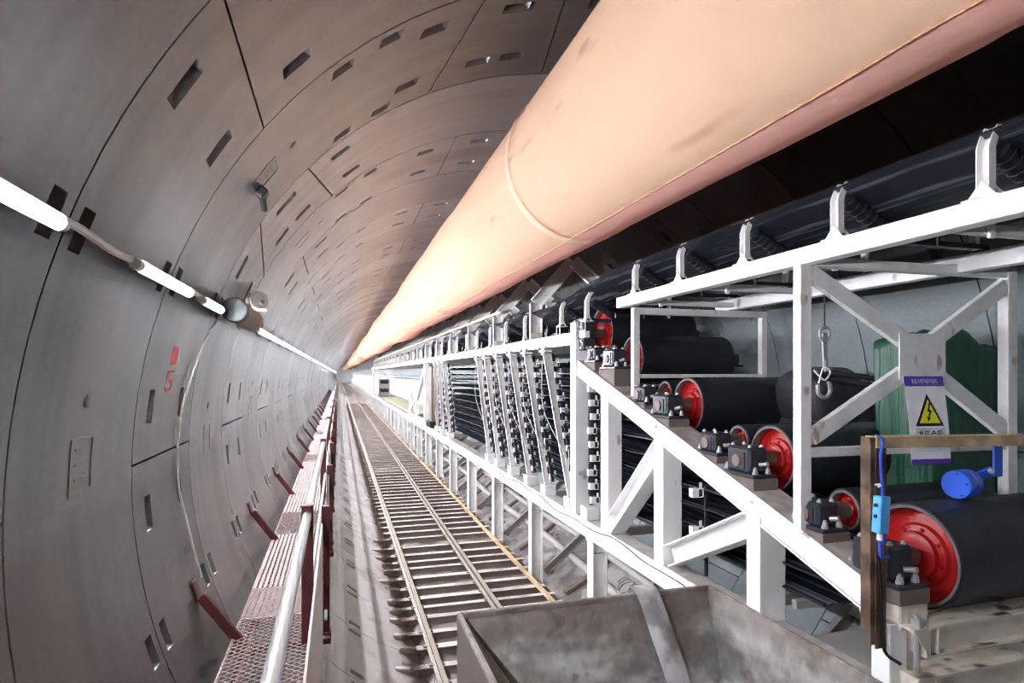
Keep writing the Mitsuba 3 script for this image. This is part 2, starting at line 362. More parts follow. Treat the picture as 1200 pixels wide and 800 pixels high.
# stamped marking fields and grout holes on the nearer segments
def on_wall(a, y, r=0.0): return np.array([CX + (R - r) * math.cos(a), y, CZ + (R - r) * math.sin(a)])
def wall_bar(a0, a1, y0, y1, h=.004, n=4):
    aa, yy = np.meshgrid(np.linspace(a0, a1, n), [y0, y1], indexing='ij')
    P = np.stack([CX + (R - h) * np.cos(aa), yy, CZ + (R - h) * np.sin(aa)], -1)
    return grid_sheet(P, -h if grid_sheet(P).vertex_normals[0] @ np.array([-math.cos(a0), 0, -math.sin(a0)]) < 0 else -h)
for k in range(-1, 9):
    js = ring_joints(k); y0 = RING0 + RW * k
    for i in range(len(js) - 1):
        mid = (js[i][0] + js[i + 1][0]) / 2
        if js[i + 1][0] - js[i][0] < 40 or not 85 < mid < 235: continue
        c = math.radians(mid - 1.5); w = .036; yc = y0 + .56; q = .0035
        marks = [wall_bar(c + w, c + w + q, yc - .10, yc + .12), wall_bar(c - w, c - w + q, yc - .10, yc + .12),
                 wall_bar(c - w, c + w, yc - .10, yc - .088), wall_bar(c - w, c + w, yc + .108, yc + .12)]
        for s in range(3):
            marks.append(wall_bar(c - w * .6 + s * w * .55, c - w * .6 + s * w * .55 + q, yc - .05, yc + .07))
        part('wall_tunnel', 'stamped_field', cat(marks), 'm_concrete')
        hc = on_wall(c - .085, yc, .004); ax = np.array([math.cos(c - .085), 0, math.sin(c - .085)])
        part('wall_tunnel', 'grout_plug', rod(hc, hc + ax * .02, .028, 14), 'm_joint')
a = np.linspace(0, 2 * PI, 49)[:-1]
cap = tm(np.vstack([np.c_[CX + (R + .05) * np.cos(a), np.full(48, YFAR), CZ + (R + .05) * np.sin(a)], [[CX, YFAR, CZ]]]), [[i, (i + 1) % 48, 48] for i in range(48)])
part('wall_tunnel', 'far_bulkhead', cap, 'm_plasticwhite')

# mud lying in the invert
yy = np.concatenate([np.arange(-6, 60, .22), np.arange(60, YFAR, 3.0)]); tt = np.linspace(0, 1, 22); Y, Tt = np.meshgrid(yy, tt, indexing='ij')
Q = np.stack([Y * 2.1, Tt * 9, 0 * Y], -1)
half = 1.12; X = CX - half + 2 * half * Tt; edge = np.minimum(Tt, 1 - Tt) * 2
Z = .235 + .05 * meshkit.fbm(Q, 3, 1) + (.055 * (1 - np.clip(edge * 5, 0, 1)))
base = CZ - np.sqrt((R + .02) ** 2 - (X - CX) ** 2)
Z = np.where(edge < .02, base, Z)
single('floor', grid_sheet(np.stack([X, Y, Z], -1)), 'm_mud', 'dark wet mud bed under the sleepers', None, smooth=True, kind='structure')
labels['floor'] = {'label': 'dark mud bed under the sleepers of the track', 'kind': 'structure'}

# ------------------------------------------------------------------ lamps along the left wall
def emit(rad): return {'type': 'area', 'radiance': {'type': 'rgb', 'value': rad}}
la = np.array([math.cos(LAMP_ANG), 0, math.sin(LAMP_ANG)]); lt = np.array([-math.sin(LAMP_ANG), 0, math.cos(LAMP_ANG)])
def lamp_pt(y, r): return np.array([CX, 0, CZ]) + la * (R - r) + np.array([0, y, 0])
spans = [(-1.6, -.8), (.95, 2.0), (2.72, 3.55), (3.92, 4.45), (5.25, 6.2)]  # first span is an unseen lamp added behind the camera for lighting
y = 6.45
while y < 42: spans.append((y, y + 1.02)); y += 1.2
while y < 84: spans.append((y, y + 4.4)); y += 4.6
while y < YFAR - 15: spans.append((y, min(y + 19.0, YFAR - 1))); y += 20.0
ORD = ['second', 'third', 'fourth', 'fifth', 'sixth', 'seventh', 'eighth', 'ninth', 'tenth', 'eleventh', 'twelfth', 'thirteenth', 'fourteenth', 'fifteenth', 'sixteenth', 'seventeenth', 'eighteenth', 'nineteenth', 'twentieth']
tell = {1: 'bright white tube lamp on the left wall, cut by the left edge of the photograph', 2: 'bright white tube lamp above the red paint mark on the left wall',
        3: 'short bright tube lamp just before the brown housing on the left wall', 4: 'bright white tube lamp directly behind the brown housing on the left wall'}
for i, (a0, a1) in enumerate(spans):
    key = thing('tube_lamp', tell.get(i, (ORD[i - 5] + ' white tube lamp beyond the brown housing on the left wall' if i < 13 else 'white tube lamp far down the continuous glowing line on the left wall') if i > 4 else 'added unseen white tube lamp on the left wall behind the photographer'), 'lamp',
                None if i in tell or 4 < i < 13 else ('lamps in the glowing line' if i > 4 else 'added lamps behind the photographer'))
    r = .026; gg = np.radians(np.linspace(-72, 72, 9 if i < 12 else 5))
    P = np.array([[lamp_pt(yy_, .068) + r * (-la * math.cos(q) + lt * math.sin(q)) for yy_ in (a0, a1)] for q in gg])
    m = grid_sheet(P)
    if m.face_normals[len(m.faces) // 2] @ la > 0: m.invert()
    k = part(key, 'tube', m, 'm_plasticwhite', smooth=True, label='glowing diffuser')
    scene[k]['emitter'] = emit(LAMP)
    part(key, 'housing', bar(lamp_pt(a0, .062), lamp_pt(a1, .062), .042, .018, tuple(la), .004), 'm_plasticwhite')
    if i < 22:
        for e in (a0, a1):
            s = -1 if e == a0 else 1
            part(key, 'end_cap', rod(lamp_pt(e + s * .001, .068), lamp_pt(e + s * .035, .068), .023, 10), 'm_plasticwhite')
        for q in (.2, .8):
            yb = a0 + (a1 - a0) * q
            part(key, 'bracket', rod(lamp_pt(yb, -.01), lamp_pt(yb, .06), .008, 6), 'm_galv')
cp = []
for y in np.arange(-5, 46, .3):
    nearlamp = any(a0 - .05 < y < a1 + .05 for a0, a1 in spans)
    cp.append(lamp_pt(y, .045) + lt * (-.012 if nearlamp else -.012 - .012 * math.sin(y * 4)))
single('lamp_cable', tube(cp, .014, 8, 3), 'm_plasticwhite', 'pale cable joining the tube lamps along the left wall', 'cable', smooth=40)

# ------------------------------------------------------------------ ventilation duct
DX, DZ, DR = 1.93, ZC + 1.735, .632
ys = np.concatenate([np.arange(-5, 30, .1), np.arange(30, 90, .35), np.arange(90, YFAR - 2, 2.5)]); g = np.linspace(0, 2 * PI, 61)
def duct_c(y):
    far = np.clip((y - 7) / 14, 0, 1)
    return DX - .03 * far * np.sin(y * .33) , DZ + far * (.035 * np.sin(y * .52 + 1) ) 
def duct_r(y, g=0.0):
    far = np.clip((y - 5) / 10, 0, 1); ph = np.mod(y, 3.0) / 3.0
    seam = np.exp(-((ph - .5) / .012) ** 2) * .006
    return DR * (1 + far * .045 * np.sin(y * .9) * np.sin(y * .23 + .5)) - far * .03 * np.exp(-((ph - .5) / .08) ** 2) - seam * 1.0
P = []
for y in ys:
    cx, cz = duct_c(y); r = duct_r(y)
    wr = .004 * (meshkit.noise(np.c_[np.cos(g) * 3, np.sin(g) * 3, np.full(len(g), y * 1.7)]) - .5)
    wr += .003 * np.sin(g * 3 + y * 2.2)
    wr[-1] = wr[0]
    P.append(np.c_[cx + (r + wr) * np.cos(g), np.full(len(g), y), cz + (r + wr) * np.sin(g)])
dk = thing('ventilation_duct', 'long peach-orange fabric ventilation duct hung under the tunnel roof', 'duct')
part(dk, 'fabric', grid_sheet(np.array(P)), 'm_duct', smooth=True)
SEAM = math.radians(-98)
sp = []
for y in np.arange(-4, 60, .25):
    cx, cz = duct_c(y); r = duct_r(y)
    sp.append([[cx + (r - .003) * math.cos(SEAM), y, cz + (r - .003) * math.sin(SEAM)], [cx + (r + .009) * math.cos(SEAM - .02), y, cz + (r + .009) * math.sin(SEAM - .02)]])
part(dk, 'seam_flap', grid_sheet(np.array(sp), .006), 'm_ductseam', smooth=False)
for y, w in ((4.62, .11), (13.5, .12), (22.5, .12)):
    rows = []
    for q in np.linspace(-w / 2, w / 2, 5):
        cx, cz = duct_c(y + q); r = duct_r(y + q) + .008
        rows.append(np.c_[cx + r * np.cos(g), np.full(len(g), y + q), cz + r * np.sin(g)])
    part(dk, 'coupling_band', grid_sheet(np.array(rows)), 'm_ductband', smooth=True, label='pale joining band around the duct')
for y in np.arange(1.5, 40, 3.0):
    cx, cz = duct_c(y); r = duct_r(y); top = CZ + math.sqrt(R * R - (cx - CX) ** 2)
    part(dk, 'hanger', rod([cx, y, cz + r - .02], [cx, y, top + .01], .012, 6), 'm_galv')

# ------------------------------------------------------------------ track in the invert
RZ = ZC - 3.05
def rail_poly(h=.10): return [(-.05, 0), (.05, 0), (.05, .01), (.012, .022), (.012, h - .03), (.028, h - .022), (.028, h), (-.028, h), (-.028, h - .022), (-.012, h - .03), (-.012, .022), (-.05, .01)]
for i, (x, nm, lab) in enumerate(((1.02, 'rail', 'worn brown steel rail nearest the walkway'), (2.03, 'rail', 'worn brown steel rail in the middle of the sleepers'))):
    single(nm, prism(rail_poly(), [x, -4, RZ - .10], [x, YFAR - 3, RZ - .10], (0, 0, 1)), 'm_rail', lab, 'rail')
single('guard_rail', cat([prism(lpoly(.075, .075, .01), [2.80, -4, RZ - .10], [2.80, YFAR - 3, RZ - .10]), bar([2.795, -4, RZ - .018], [2.795, YFAR - 3, RZ - .018], .05, .014)]), 'm_guard',
       'yellowish rusty steel angle along the foot of the white support posts', 'rail')
ORDS = ['first'] + ORD; NS = 12
sl = np.random.default_rng(3); y = -1.5; n = 0
while y < 66:
    w = sl.uniform(.085, .12); x0, x1 = .82 + sl.uniform(-.07, .05), 2.99 + sl.uniform(-.05, .07)
    sk = thing('sleeper', (ORDS[n - NS] + ' dusty sleeper visible beyond the mine car') if 0 <= n - NS < len(ORDS) else 'dusty steel sleeper lying across the tunnel under the rails', 'sleeper', None if 0 <= n - NS < len(ORDS) else 'sleepers under the rails')
    if y < 24:
        part(sk, 'top_flange', bbox(x0, x1, y - w / 2, y + w / 2, RZ - .114, RZ - .100, .002), 'm_sleeper')
        part(sk, 'web', bbox(x0 + .06, x1 - .04, y - .012, y + .012, RZ - .215, RZ - .112, .002), 'm_sleeper')
        if y < 12:
            for xr in (1.02, 2.03):
                for s in (-1, 1):
                    part(sk, 'rail_clip', bbox(xr + s * .035, xr + s * .085, y - .03, y + .03, RZ - .101, RZ - .082, .004) if s > 0 else bbox(xr - .085, xr - .035, y - .03, y + .03, RZ - .101, RZ - .082, .004), 'm_rail')
            e = sl.uniform(.10, .2); zc_ = RZ - .16
            part(sk, 'end_wedge', bar([x0 + .06, y + .05, zc_], [x0 - e, y + .05 + sl.uniform(-.04, .04), zc_ + .03], .08, .07, b=.012), 'm_sleeper')
    else:
        put(sk, bbox(x0, x1, y - w / 2, y + w / 2, RZ - .21, RZ - .100, .002), 'm_sleeper')
    y += sl.choice([.34, .40, .46, .62], p=[.2, .35, .35, .1]); n += 1
# curved ribs that carry the sleepers up the right side of the invert
for i in range(14):
    y = 4.7 + 1.16 * i; aa = np.linspace(math.radians(-66), math.radians(-50 + (i % 3) * 3), 9)
    rows = [np.stack([CX + (R - h) * np.cos(aa), np.full(9, yy_), CZ + (R - h) * np.sin(aa)], -1) for h, yy_ in ((.004, y), (.06, y), (.06, y + .09), (.004, y + .09))]
    single('invert_rib', grid_sheet(np.array(rows)), 'm_rail', (['first'] + ORD)[i] + ' dark curved rib on the invert behind the support posts, from the near end', 'steel rib')

# ------------------------------------------------------------------ white belt-storage frame on the right
XF = 2.87; XB = 4.08                          # near and far stringer lines
LB0, LB1 = zz(-1.976), zz(-1.766)             # lower beam
TB0, TB1 = zz(.374), zz(.533)                 # upper beam of the storage part
INC = lambda y: zz(.14 - (6.86 - y) * .3136)  # top of the inclined beam
fr = thing('storage_frame', 'long white steel frame on support posts, right of the track', 'steel frame')
part(fr, 'lower_beam', cat([bbox(XF, XF + .20, 1.6, 56, LB1 - .018, LB1), bbox(XF, XF + .018, 1.6, 56, LB0, LB1), bbox(XF, XF + .20, 1.6, 56, LB0, LB0 + .018), bbox(XF - .012, XF, 1.6, 56, LB1 - .012, LB1 + .004)]), 'm_white')
part(fr, 'lower_beam', ibeam([4.42, 1.6, (LB0 + LB1) / 2], [4.42, 56, (LB0 + LB1) / 2], .16, .2), 'm_white')
part(fr, 'top_beam', bbox(XF, XF + .12, 7.2, 56, TB0, TB1), 'm_white')
part(fr, 'top_beam', bbox(XB - .1, XB + .02, 7.2, 56, TB0, TB1), 'm_white')
def invert_z(x): return CZ - math.sqrt(R * R - (x - CX) ** 2)
yp, k = 4.15, 0
while yp < 56:
    zb = RZ - .235 if True else 0
    pm = [bbox(XF, XF + .016, yp, yp + .17, zb, LB0 - .012), bbox(XF + .174, XF + .19, yp, yp + .17, zb, LB0 - .012), bbox(XF + .01, XF + .18, yp + .078, yp + .092, zb, LB0 - .012)]
    pk = part(fr, 'support_post', cat(pm), 'm_white')
    if yp < 24:
        part(pk, 'cap_plate', bbox(XF - .015, XF + .205, yp - .02, yp + .19, LB0 - .014, LB0), 'm_white')
        part(pk, 'stiffener', bbox(XF + .014, XF + .176, yp + .005, yp + .165, LB0 - .16, LB0 - .15, .002), 'm_white')
    part(fr, 'transverse_brace', prism(upoly(.12, .06, .01), [XF + .22, yp + .14, zz(-3.08)], [4.36, yp + .14, zz(-2.05)], (0, -1, 0)), 'm_dirtysteel')
    part(fr, 'inner_post', bbox(4.36, 4.50, yp, yp + .14, invert_z(4.5) + .02, LB0 - .002), 'm_white')
    part(fr, 'cross_tie', bbox(XF + .2, 4.36, yp + .03, yp + .11, LB0 + .03, LB0 + .13), 'm_dirtysteel')
    yp += 2.33; k += 1
def colbox(y0, w, xw, z0, z1, name='post'):
    return part(fr, name, bbox(XF, XF + xw, y0, y0 + w, z0, z1, .005), 'm_white')
colbox(7.02, .18, .18, LB1, zz(.66))
colbox(6.07, .20, .17, LB1, INC(6.15) - .15)
colbox(4.90, .17, .20, LB1, INC(5.0) - .15)
colbox(3.58, .15, .22, LB1 - .3, INC(3.65) - .15)
# inclined beam with its twin at the wall
sl_ = -.3136
def incbeam(x, w, y0=2.62, y1=6.95):
    d = np.array([0, 1, .3136]); d /= np.linalg.norm(d); up = np.array([0, -.3136, 1.0]); up /= np.linalg.norm(up)
    p0, p1 = np.array([x, y0, INC(y0)]), np.array([x, y1, INC(y1)])
    c0, c1 = p0 - up * .092, p1 - up * .092
    return cat([bar(c0 + [w / 2, 0, 0], c1 + [w / 2, 0, 0], w - .03, .18, up), bar(p0 - up * .007 + [w / 2, 0, 0], p1 - up * .007 + [w / 2, 0, 0], w, .016, up), bar(p0 - up * .178 + [w / 2, 0, 0], p1 - up * .178 + [w / 2, 0, 0], w, .016, up)])
part(fr, 'inclined_beam', incbeam(XF, .27), 'm_white')
part(fr, 'inclined_beam', incbeam(4.47, .22), 'm_white')
def diag(p0, p1):
    d = np.array(p1, float) - p0; d /= np.linalg.norm(d); up = np.cross(d, [1, 0, 0]); up = up if up[2] > 0 else -up
    return ibeam(p0, p1, .18, .19, .014, .02, up)
part(fr, 'diagonal', diag([XF + .09, 6.08, LB1 + .07], [XF + .09, 5.02, INC(5.02) - .27]), 'm_white')
part(fr, 'diagonal', diag([XF + .09, 4.86, LB1 + .10], [XF + .09, 3.74, INC(3.74) - .27]), 'm_white')
for y, z0 in ((6.2, 0), (5.0, 0), (3.7, 0)):
    part(fr, 'inner_column', bbox(4.48, 4.64, y, y + .16, LB1 - .02, INC(y + .1) - .18, .004), 'm_white')
# upper stringers over the pulleys
part(fr, 'upper_stringer', cat([bbox(XF, XF + .012, .3, 5.87, zz(.708), zz(.818)), bbox(XF, XF + .10, .3, 5.87, zz(.806), zz(.818)), bbox(XF, XF + .10, .3, 5.87, zz(.708), zz(.72))]), 'm_white')
part(fr, 'upper_stringer', cat([bbox(XB, XB + .012, .3, 5.84, zz(.70), zz(.81)), bbox(XB, XB + .09, .3, 5.84, zz(.80), zz(.812)), bbox(XB, XB + .10, .3, 5.84, zz(.695), zz(.707))]), 'm_white')
for y in (1.0, 2.25, 3.25, 4.4, 5.5):
    part(fr, 'stringer_tie', bbox(XF + .1, XB, y, y + .06, zz(.715), zz(.765)), 'm_offwhite')
    part(fr, 'tie_lug', bbox(XF + .30, XF + .34, y - .02, y, zz(.69), zz(.80)), 'm_plasticwhite')
part(fr, 'gusset_bolt', hexbolt([XF - .001, 5.02, INC(5.02) - .06], [-1, 0, 0], .012, .018), 'm_zinc')
part(fr, 'gusset_bolt', hexbolt([XF - .001, 3.66, INC(3.66) - .06], [-1, 0, 0], .012, .018), 'm_zinc')
# electric lead tacked along the lower beam
pts = [[XF - .014, y, LB1 - .03 - .055 * (.5 + .5 * math.sin(y * 1.9)) - .02 * math.sin(y * 5.1)] for y in np.arange(3.5, 13, .35)]
single('beam_lead', tube(pts, .0045, 6, 4), 'm_black', 'thin dark lead drooping along the face of the white lower beam', 'cable', smooth=40)

# ------------------------------------------------------------------ pulleys, bearings
XD = 3.226; XE = 4.40
where = ['lowest large pulley, behind the brown angle post', 'second large pulley up the slope, left of the cross-braced frame',
         'third large pulley up the slope, under the small guard frame', 'fourth large pulley up the slope, inside the small guard frame', 'topmost large pulley, beside the full-height post']
big = [(2.71, -1.06, .303), (3.89, -.655, .262), (5.05, -.30, .268), (6.18, .17, .268), (7.01, .515, .335)]
small = [(3.20, -.905, .145), (4.29, -.565, .14), (5.47, -.21, .145), (6.655, .235, .125)]
def drum(nm, y, z, r, label, group=None):
    k = thing(nm, label, 'pulley', group); z = zz(z)
    p0, p1 = [XD, y, z], [XE, y, z]; L = XE - XD; e = r * .035
    part(k, 'lagging', lathe([(r - .018, .0), (r - .004, .0), (r, .006), (r, L - .006), (r - .004, L), (r - .03, L)], p0, p1, 48), 'm_lagging', smooth=35)
    part(k, 'shell_rim', lathe([(r - .032, .05), (r - .03, -.003), (r - .014, -.004), (r - .014, .01)], p0, p1, 48), 'm_rimedge', smooth=35, label='bare steel rim edge')
    h = r * .36
    prof = [(r - .029, .01), (r - .034, .07), (r * .78, .085), (r * .6, .07), (r * .56, .05), (h * 1.25, .04), (h * 1.2, .015), (h, .005), (h * .7, .0), (.02, .0)]
    part(k, 'end_disc', lathe(prof, p0, p1, 48), 'm_red', smooth=35, label='red end disc')
    part(k, 'end_disc', lathe([(r - .052, L - .01), (r - .056, L - .06), (h, L - .05), (h * .9, L), (.02, L)], p0, p1, 32), 'm_red', smooth=35, label='red end disc')
    part(k, 'shaft', lathe([(.0, -.33), (.045, -.33), (.045, -.12), (.058, -.118), (.058, .01), (.058, L), (.045, L + .02), (.045, L + .2), (0, L + .2)], p0, p1, 20), 'm_shaft', smooth=35, label='rusty brown shaft')
    for q in range(8):
        a = q * PI / 4 + .2; part(k, 'hub_bolt', hexbolt([XD + .048, y + math.cos(a) * r * .49, z + math.sin(a) * r * .49], [-1, 0, 0], .011, .016), 'm_red')
    return k
blk_cache = {}
def bearing(y, z, s, side, label, group=None, vert=False):
    """plummer block: s = half size along the slope"""
    k = thing('bearing_block', label, 'bearing', group); z = zz(z)
    if side == 'near': x0, x1, ax = 2.915, 3.085, -1
    else: x0, x1, ax = 4.47, 4.60, 1
    if vert:
        part(k, 'housing', bbox(x0, x1, y - .13, y + .13, z - .22, z + .19, .012), 'm_iron')
        part(k, 'cover', rod([x0 if ax < 0 else x1, y, z], [(x0 if ax < 0 else x1) + ax * .02, y, z], .075, 20), 'm_iron')
        for q in (-.19, -.1, .07, .155):
            for s2 in (-.095, .095): part(k, 'bolt', hexbolt([x0, y + s2, z + q], [-1, 0, 0], .016, .03), 'm_zinc')
        for q in (-.19, .155): part(k, 'bolt', hexbolt([x0 + .05, y - .13, z + q], [0, -1, 0], .016, .03), 'm_zinc')
        return
    zb = z - s * .62
    part(k, 'base_plate', bbox(x0 - .01, x1 + .02, y - s * 1.4, y + s * 1.4, zb - .028, zb, .006), 'm_iron')
    part(k, 'housing', bbox(x0, x1, y - s * .95, y + s * .95, zb, z + s * .75, .018), 'm_iron')
    part(k, 'cover', bbox(x0 - .008 if ax < 0 else x1, x0 if ax < 0 else x1 + .008, y - s * .6, y + s * .6, z - s * .45, z + s * .5, .003), 'm_iron')
    part(k, 'seal', rod([x0 - .012 if ax < 0 else x1 + .012, y, z], [x0 - .006 if ax < 0 else x1 + .006, y, z], s * .33, 18), 'm_dirtysteel', label='grey shaft seal')
    if side == 'near':
        for a in (-.7, .7):
            for b in (x0 + .035, x1 - .035): part(k, 'bolt', hexbolt([b, y + a * s, z + s * .74], [0, 0, 1], .013, .022), 'm_zinc')
        for a in (-1.17, 1.17):
            for b in (x0 + .03, x1 - .03): part(k, 'bolt', hexbolt([b, y + a * s, zb - .002], [0, 0, 1], .017, .055), 'm_zinc')
        part(k, 'adjusting_screw', rod([x0 + .09, y - s * 1.0, z - s * .15], [x0 + .11, y - s * 1.45, z - s * .05], .016, 10), 'm_zinc')
for i, (y, z, r) in enumerate(big):
    drum('belt_pulley', y, z, r, 'black rubber-covered ' + where[i])
for i, (y, z, r) in enumerate(small):
    drum('snub_pulley', y, z, r, 'small red-ended pulley just behind the ' + where[i].split(',')[0])
for i, (y, z, r) in enumerate(big):
    bearing(y, z, .14, 'near', 'black bearing block at the near end of the ' + where[i].split(',')[0], vert=(i == 4))
    bearing(y, z, .095, 'far', 'black bearing block at the wall end of the ' + where[i].split(',')[0])
for i, (y, z, r) in enumerate(small):
    bearing(y, z, .112, 'near', 'smaller black bearing block behind that of the ' + where[i].split(',')[0])
# wedge-shaped pedestals welded on the slope under each block
for y, z, s in [(a, b, .14) for a, b, c in big[:4]] + [(a, b, .112) for a, b, c in small]:
    zb = zz(z) - s * .62 - .028; y0, y1 = y - s * 1.45, y + s * 1.45
    zl = min(INC(y0), zb) - .03
    part(fr, 'block_seat', cat([bbox(2.90, 3.115, y0, y1, zl, zb, .003)]), 'm_seat')
# ------------------------------------------------------------------ the belt: upper run on idlers and the stored strands
bk = thing('conveyor_belt', 'black rubber conveyor belt over the white upper beams and in stacked strands', 'conveyor belt')
prof = np.array([(2.925, 1.150), (2.96, 1.128), (3.18, 1.01), (3.27, .975), (3.475, .972), (3.68, .975), (3.77, 1.01), (3.99, 1.128), (4.025, 1.150)])
ysb = np.concatenate([np.arange(.3, 14, .22), np.arange(14, 56, 1.5)])
bp = np.array([[[x, y, zz(z - .18 * max(0, min(1, (y - 6.3) / 1.6)) - .008 * math.sin((y - 2.07) / .87 * 2 * PI + PI / 2 * 1))] for x, z in prof] for y in ysb])
part(bk, 'carrying_run', grid_sheet(bp, .014), 'm_belt', smooth=40)
zs = [.19, .03, -.14, -.31, -.48, -.65, -.82, -.99, -1.16, -1.33, -1.5]
for i, z in enumerate(zs):
    y0 = max(3.2, 6.86 - (.14 - z) / .3136 + .75); ys2 = np.arange(y0, 20.3, .45)
    sag = lambda y: .022 * abs(math.sin((y - 6.4) * PI / 1.0))
    P = np.array([[[x, y, zz(z) - sag(y)] for x in (3.06, 3.3, 3.7, 4.16, 4.34)] for y in ys2])
    part(bk, 'stored_strand', grid_sheet(P, .016), 'm_belt', smooth=40)

# idlers over the stringers
def idler(y, zb, tall, label, group):
    k = thing('idler', label, 'idler', group)
    top = zz(1.165 if tall else 1.0)
    x = XF + .045; h = zb
    bend = top - .11
    path = [[x, y, h], [x, y, bend], [x - .012 + .03, y, bend + .05], [x + .055, y, top]]
    cc = []
    for s in (-1, 1):
        P = np.array([[[p[0] - .022, p[1] + s * .028, p[2]], [p[0] + .022, p[1] + s * .028, p[2]]] for p in path])
        cc.append(grid_sheet(P, .006))
    P = np.array([[[p[0] + .018, p[1] - .028, p[2]], [p[0] + .018, p[1] + .028, p[2]]] for p in path]); cc.append(grid_sheet(P, .006))
    part(k, 'bracket', cat(cc), 'm_white')
    tri = cat([prism([(-.075, 0), (.075, 0), (0, .085)], [x - .03 + s * .06, y, h], [x - .024 + s * .06, y, h], (0, 0, 1)) for s in (0, 1)])
    part(k, 'foot', cat([bbox(x - .05, x + .06, y - .085, y + .085, h, h + .008, .002), tri]), 'm_white')
    zt = -.18 if not tall else 0
    part(k, 'wing_roller', lathe([(0, 0), (.03, 0), (.047, .012), (.047, .3), (.03, .312), (0, .312)], [2.985, y, zz(1.06 + zt)], [3.265, y, zz(.905 + zt)], 18), 'm_rubber', smooth=40)
    part(k, 'roller_ring', cat([lathe([(.046, a), (.053, a + .004), (.053, a + .016), (.046, a + .02)], [2.985, y, zz(1.06 + zt)], [3.265, y, zz(.905 + zt)], 18) for a in (.05, .10, .15, .20, .25)]), 'm_rubber', smooth=40)
    part(k, 'flat_roller', rod([3.30, y, zz(.905 + zt)], [3.66, y, zz(.905 + zt)], .047, 14), 'm_rubber', smooth=40)
    part(k, 'wing_roller', rod([3.69, y, zz(.905 + zt)], [3.97, y, zz(1.06 + zt)], .047, 14), 'm_rubber', smooth=40)
    part(k, 'cross_member', bbox(XF + .03, XB + .05, y - .03, y + .03, h, h + .035, .003), 'm_iron')
    for xx in (3.275, 3.665):
        part(k, 'roller_fork', cat([bbox(xx, xx + .012, y - .035, y - .027, h, zz(.93 + zt), .001), bbox(xx, xx + .012, y + .027, y + .035, h, zz(.93 + zt), .001)]), 'm_white')
    part(k, 'bracket', bar([4.03, y, h], [4.05, y, top - .02], .04, .05), 'm_white')
names = ['first', 'second', 'third', 'fourth', 'fifth', 'sixth']
yi = [2.07 - .87, 2.07, 2.94, 3.80, 4.68, 5.52]
for i, y in enumerate(yi):
    idler(y, zz(.818), True, 'white idler bracket with black roller on the upper stringer, ' + ('just outside the photo' if i == 0 else names[i - 1] + ' from the right edge'), None)
for i, y in enumerate([6.76, 7.62]):
    idler(y, zz(.818 - .18), False, 'white idler bracket with a black roller by the topmost large pulley' if i == 0 else 'white idler bracket with a black roller left of the first full-height post', None)
for i in range(14):
    idler(9.3 + i * 1.165, TB1, False, (['first'] + ORD)[i] + ' idler bracket on the long upper beam, from the nearest portal rib', None)
# little rectangular hangers under the first idlers
for y in (6.76, 7.62):
    k = single('hanger_stirrup', cat([bbox(XF - .01, XF + .0, y - .07, y - .055, zz(.53), zz(.66)), bbox(XF - .01, XF, y + .055, y + .07, zz(.53), zz(.66)), bbox(XF - .01, XF, y - .07, y + .07, zz(.52), zz(.535)), bbox(XF - .01, XF, y - .07, y + .07, zz(.645), zz(.66)), bbox(XF - .02, XF + .05, y - .08, y + .08, zz(.44), zz(.52))]),
               'm_white', 'white rectangular stirrup under the idler by the topmost large pulley' if y < 7 else 'white rectangular stirrup left of the first full-height post', 'bracket')
# portal ribs standing on the long upper beam
def portal(y):
    k = thing('portal_rib', (ORD[int(round((y - 8.9) / 2.33)) - 1] + ' white portal rib from the pulleys, on the long upper beam') if y > 9 else 'large white portal rib nearest to the pulleys, bent up beneath the duct', 'portal rib', None)
    pts = [(XF + .10, .533), (XF + .10, 1.10), (3.60, 1.80), (4.06, 1.42), (4.10, .533)]
    for j, nm in enumerate(('leg', 'slope', 'slope', 'leg')):
        p0, p1 = np.array([pts[j][0], y, zz(pts[j][1])]), np.array([pts[j + 1][0], y, zz(pts[j + 1][1])])
        part(k, nm, prism([(a - .10, b - .035) for a, b in upoly(.20, .07, .012)], p0, p1, (0, -1, 0)), 'm_white')
    part(k, 'foot', bbox(XF, XF + .20, y - .04, y + .04, TB1, TB1 + .11, .004), 'm_cream')
for i in range(20): portal(8.9 + i * 2.33 * (1 if i < 30 else 1))
single('cover_plank', bbox(XF + .06, XF + .11, 10.9, 52, zz(1.15), zz(1.20)), 'm_plank', 'long tan plank laid along the bends of the portal ribs', 'plank')

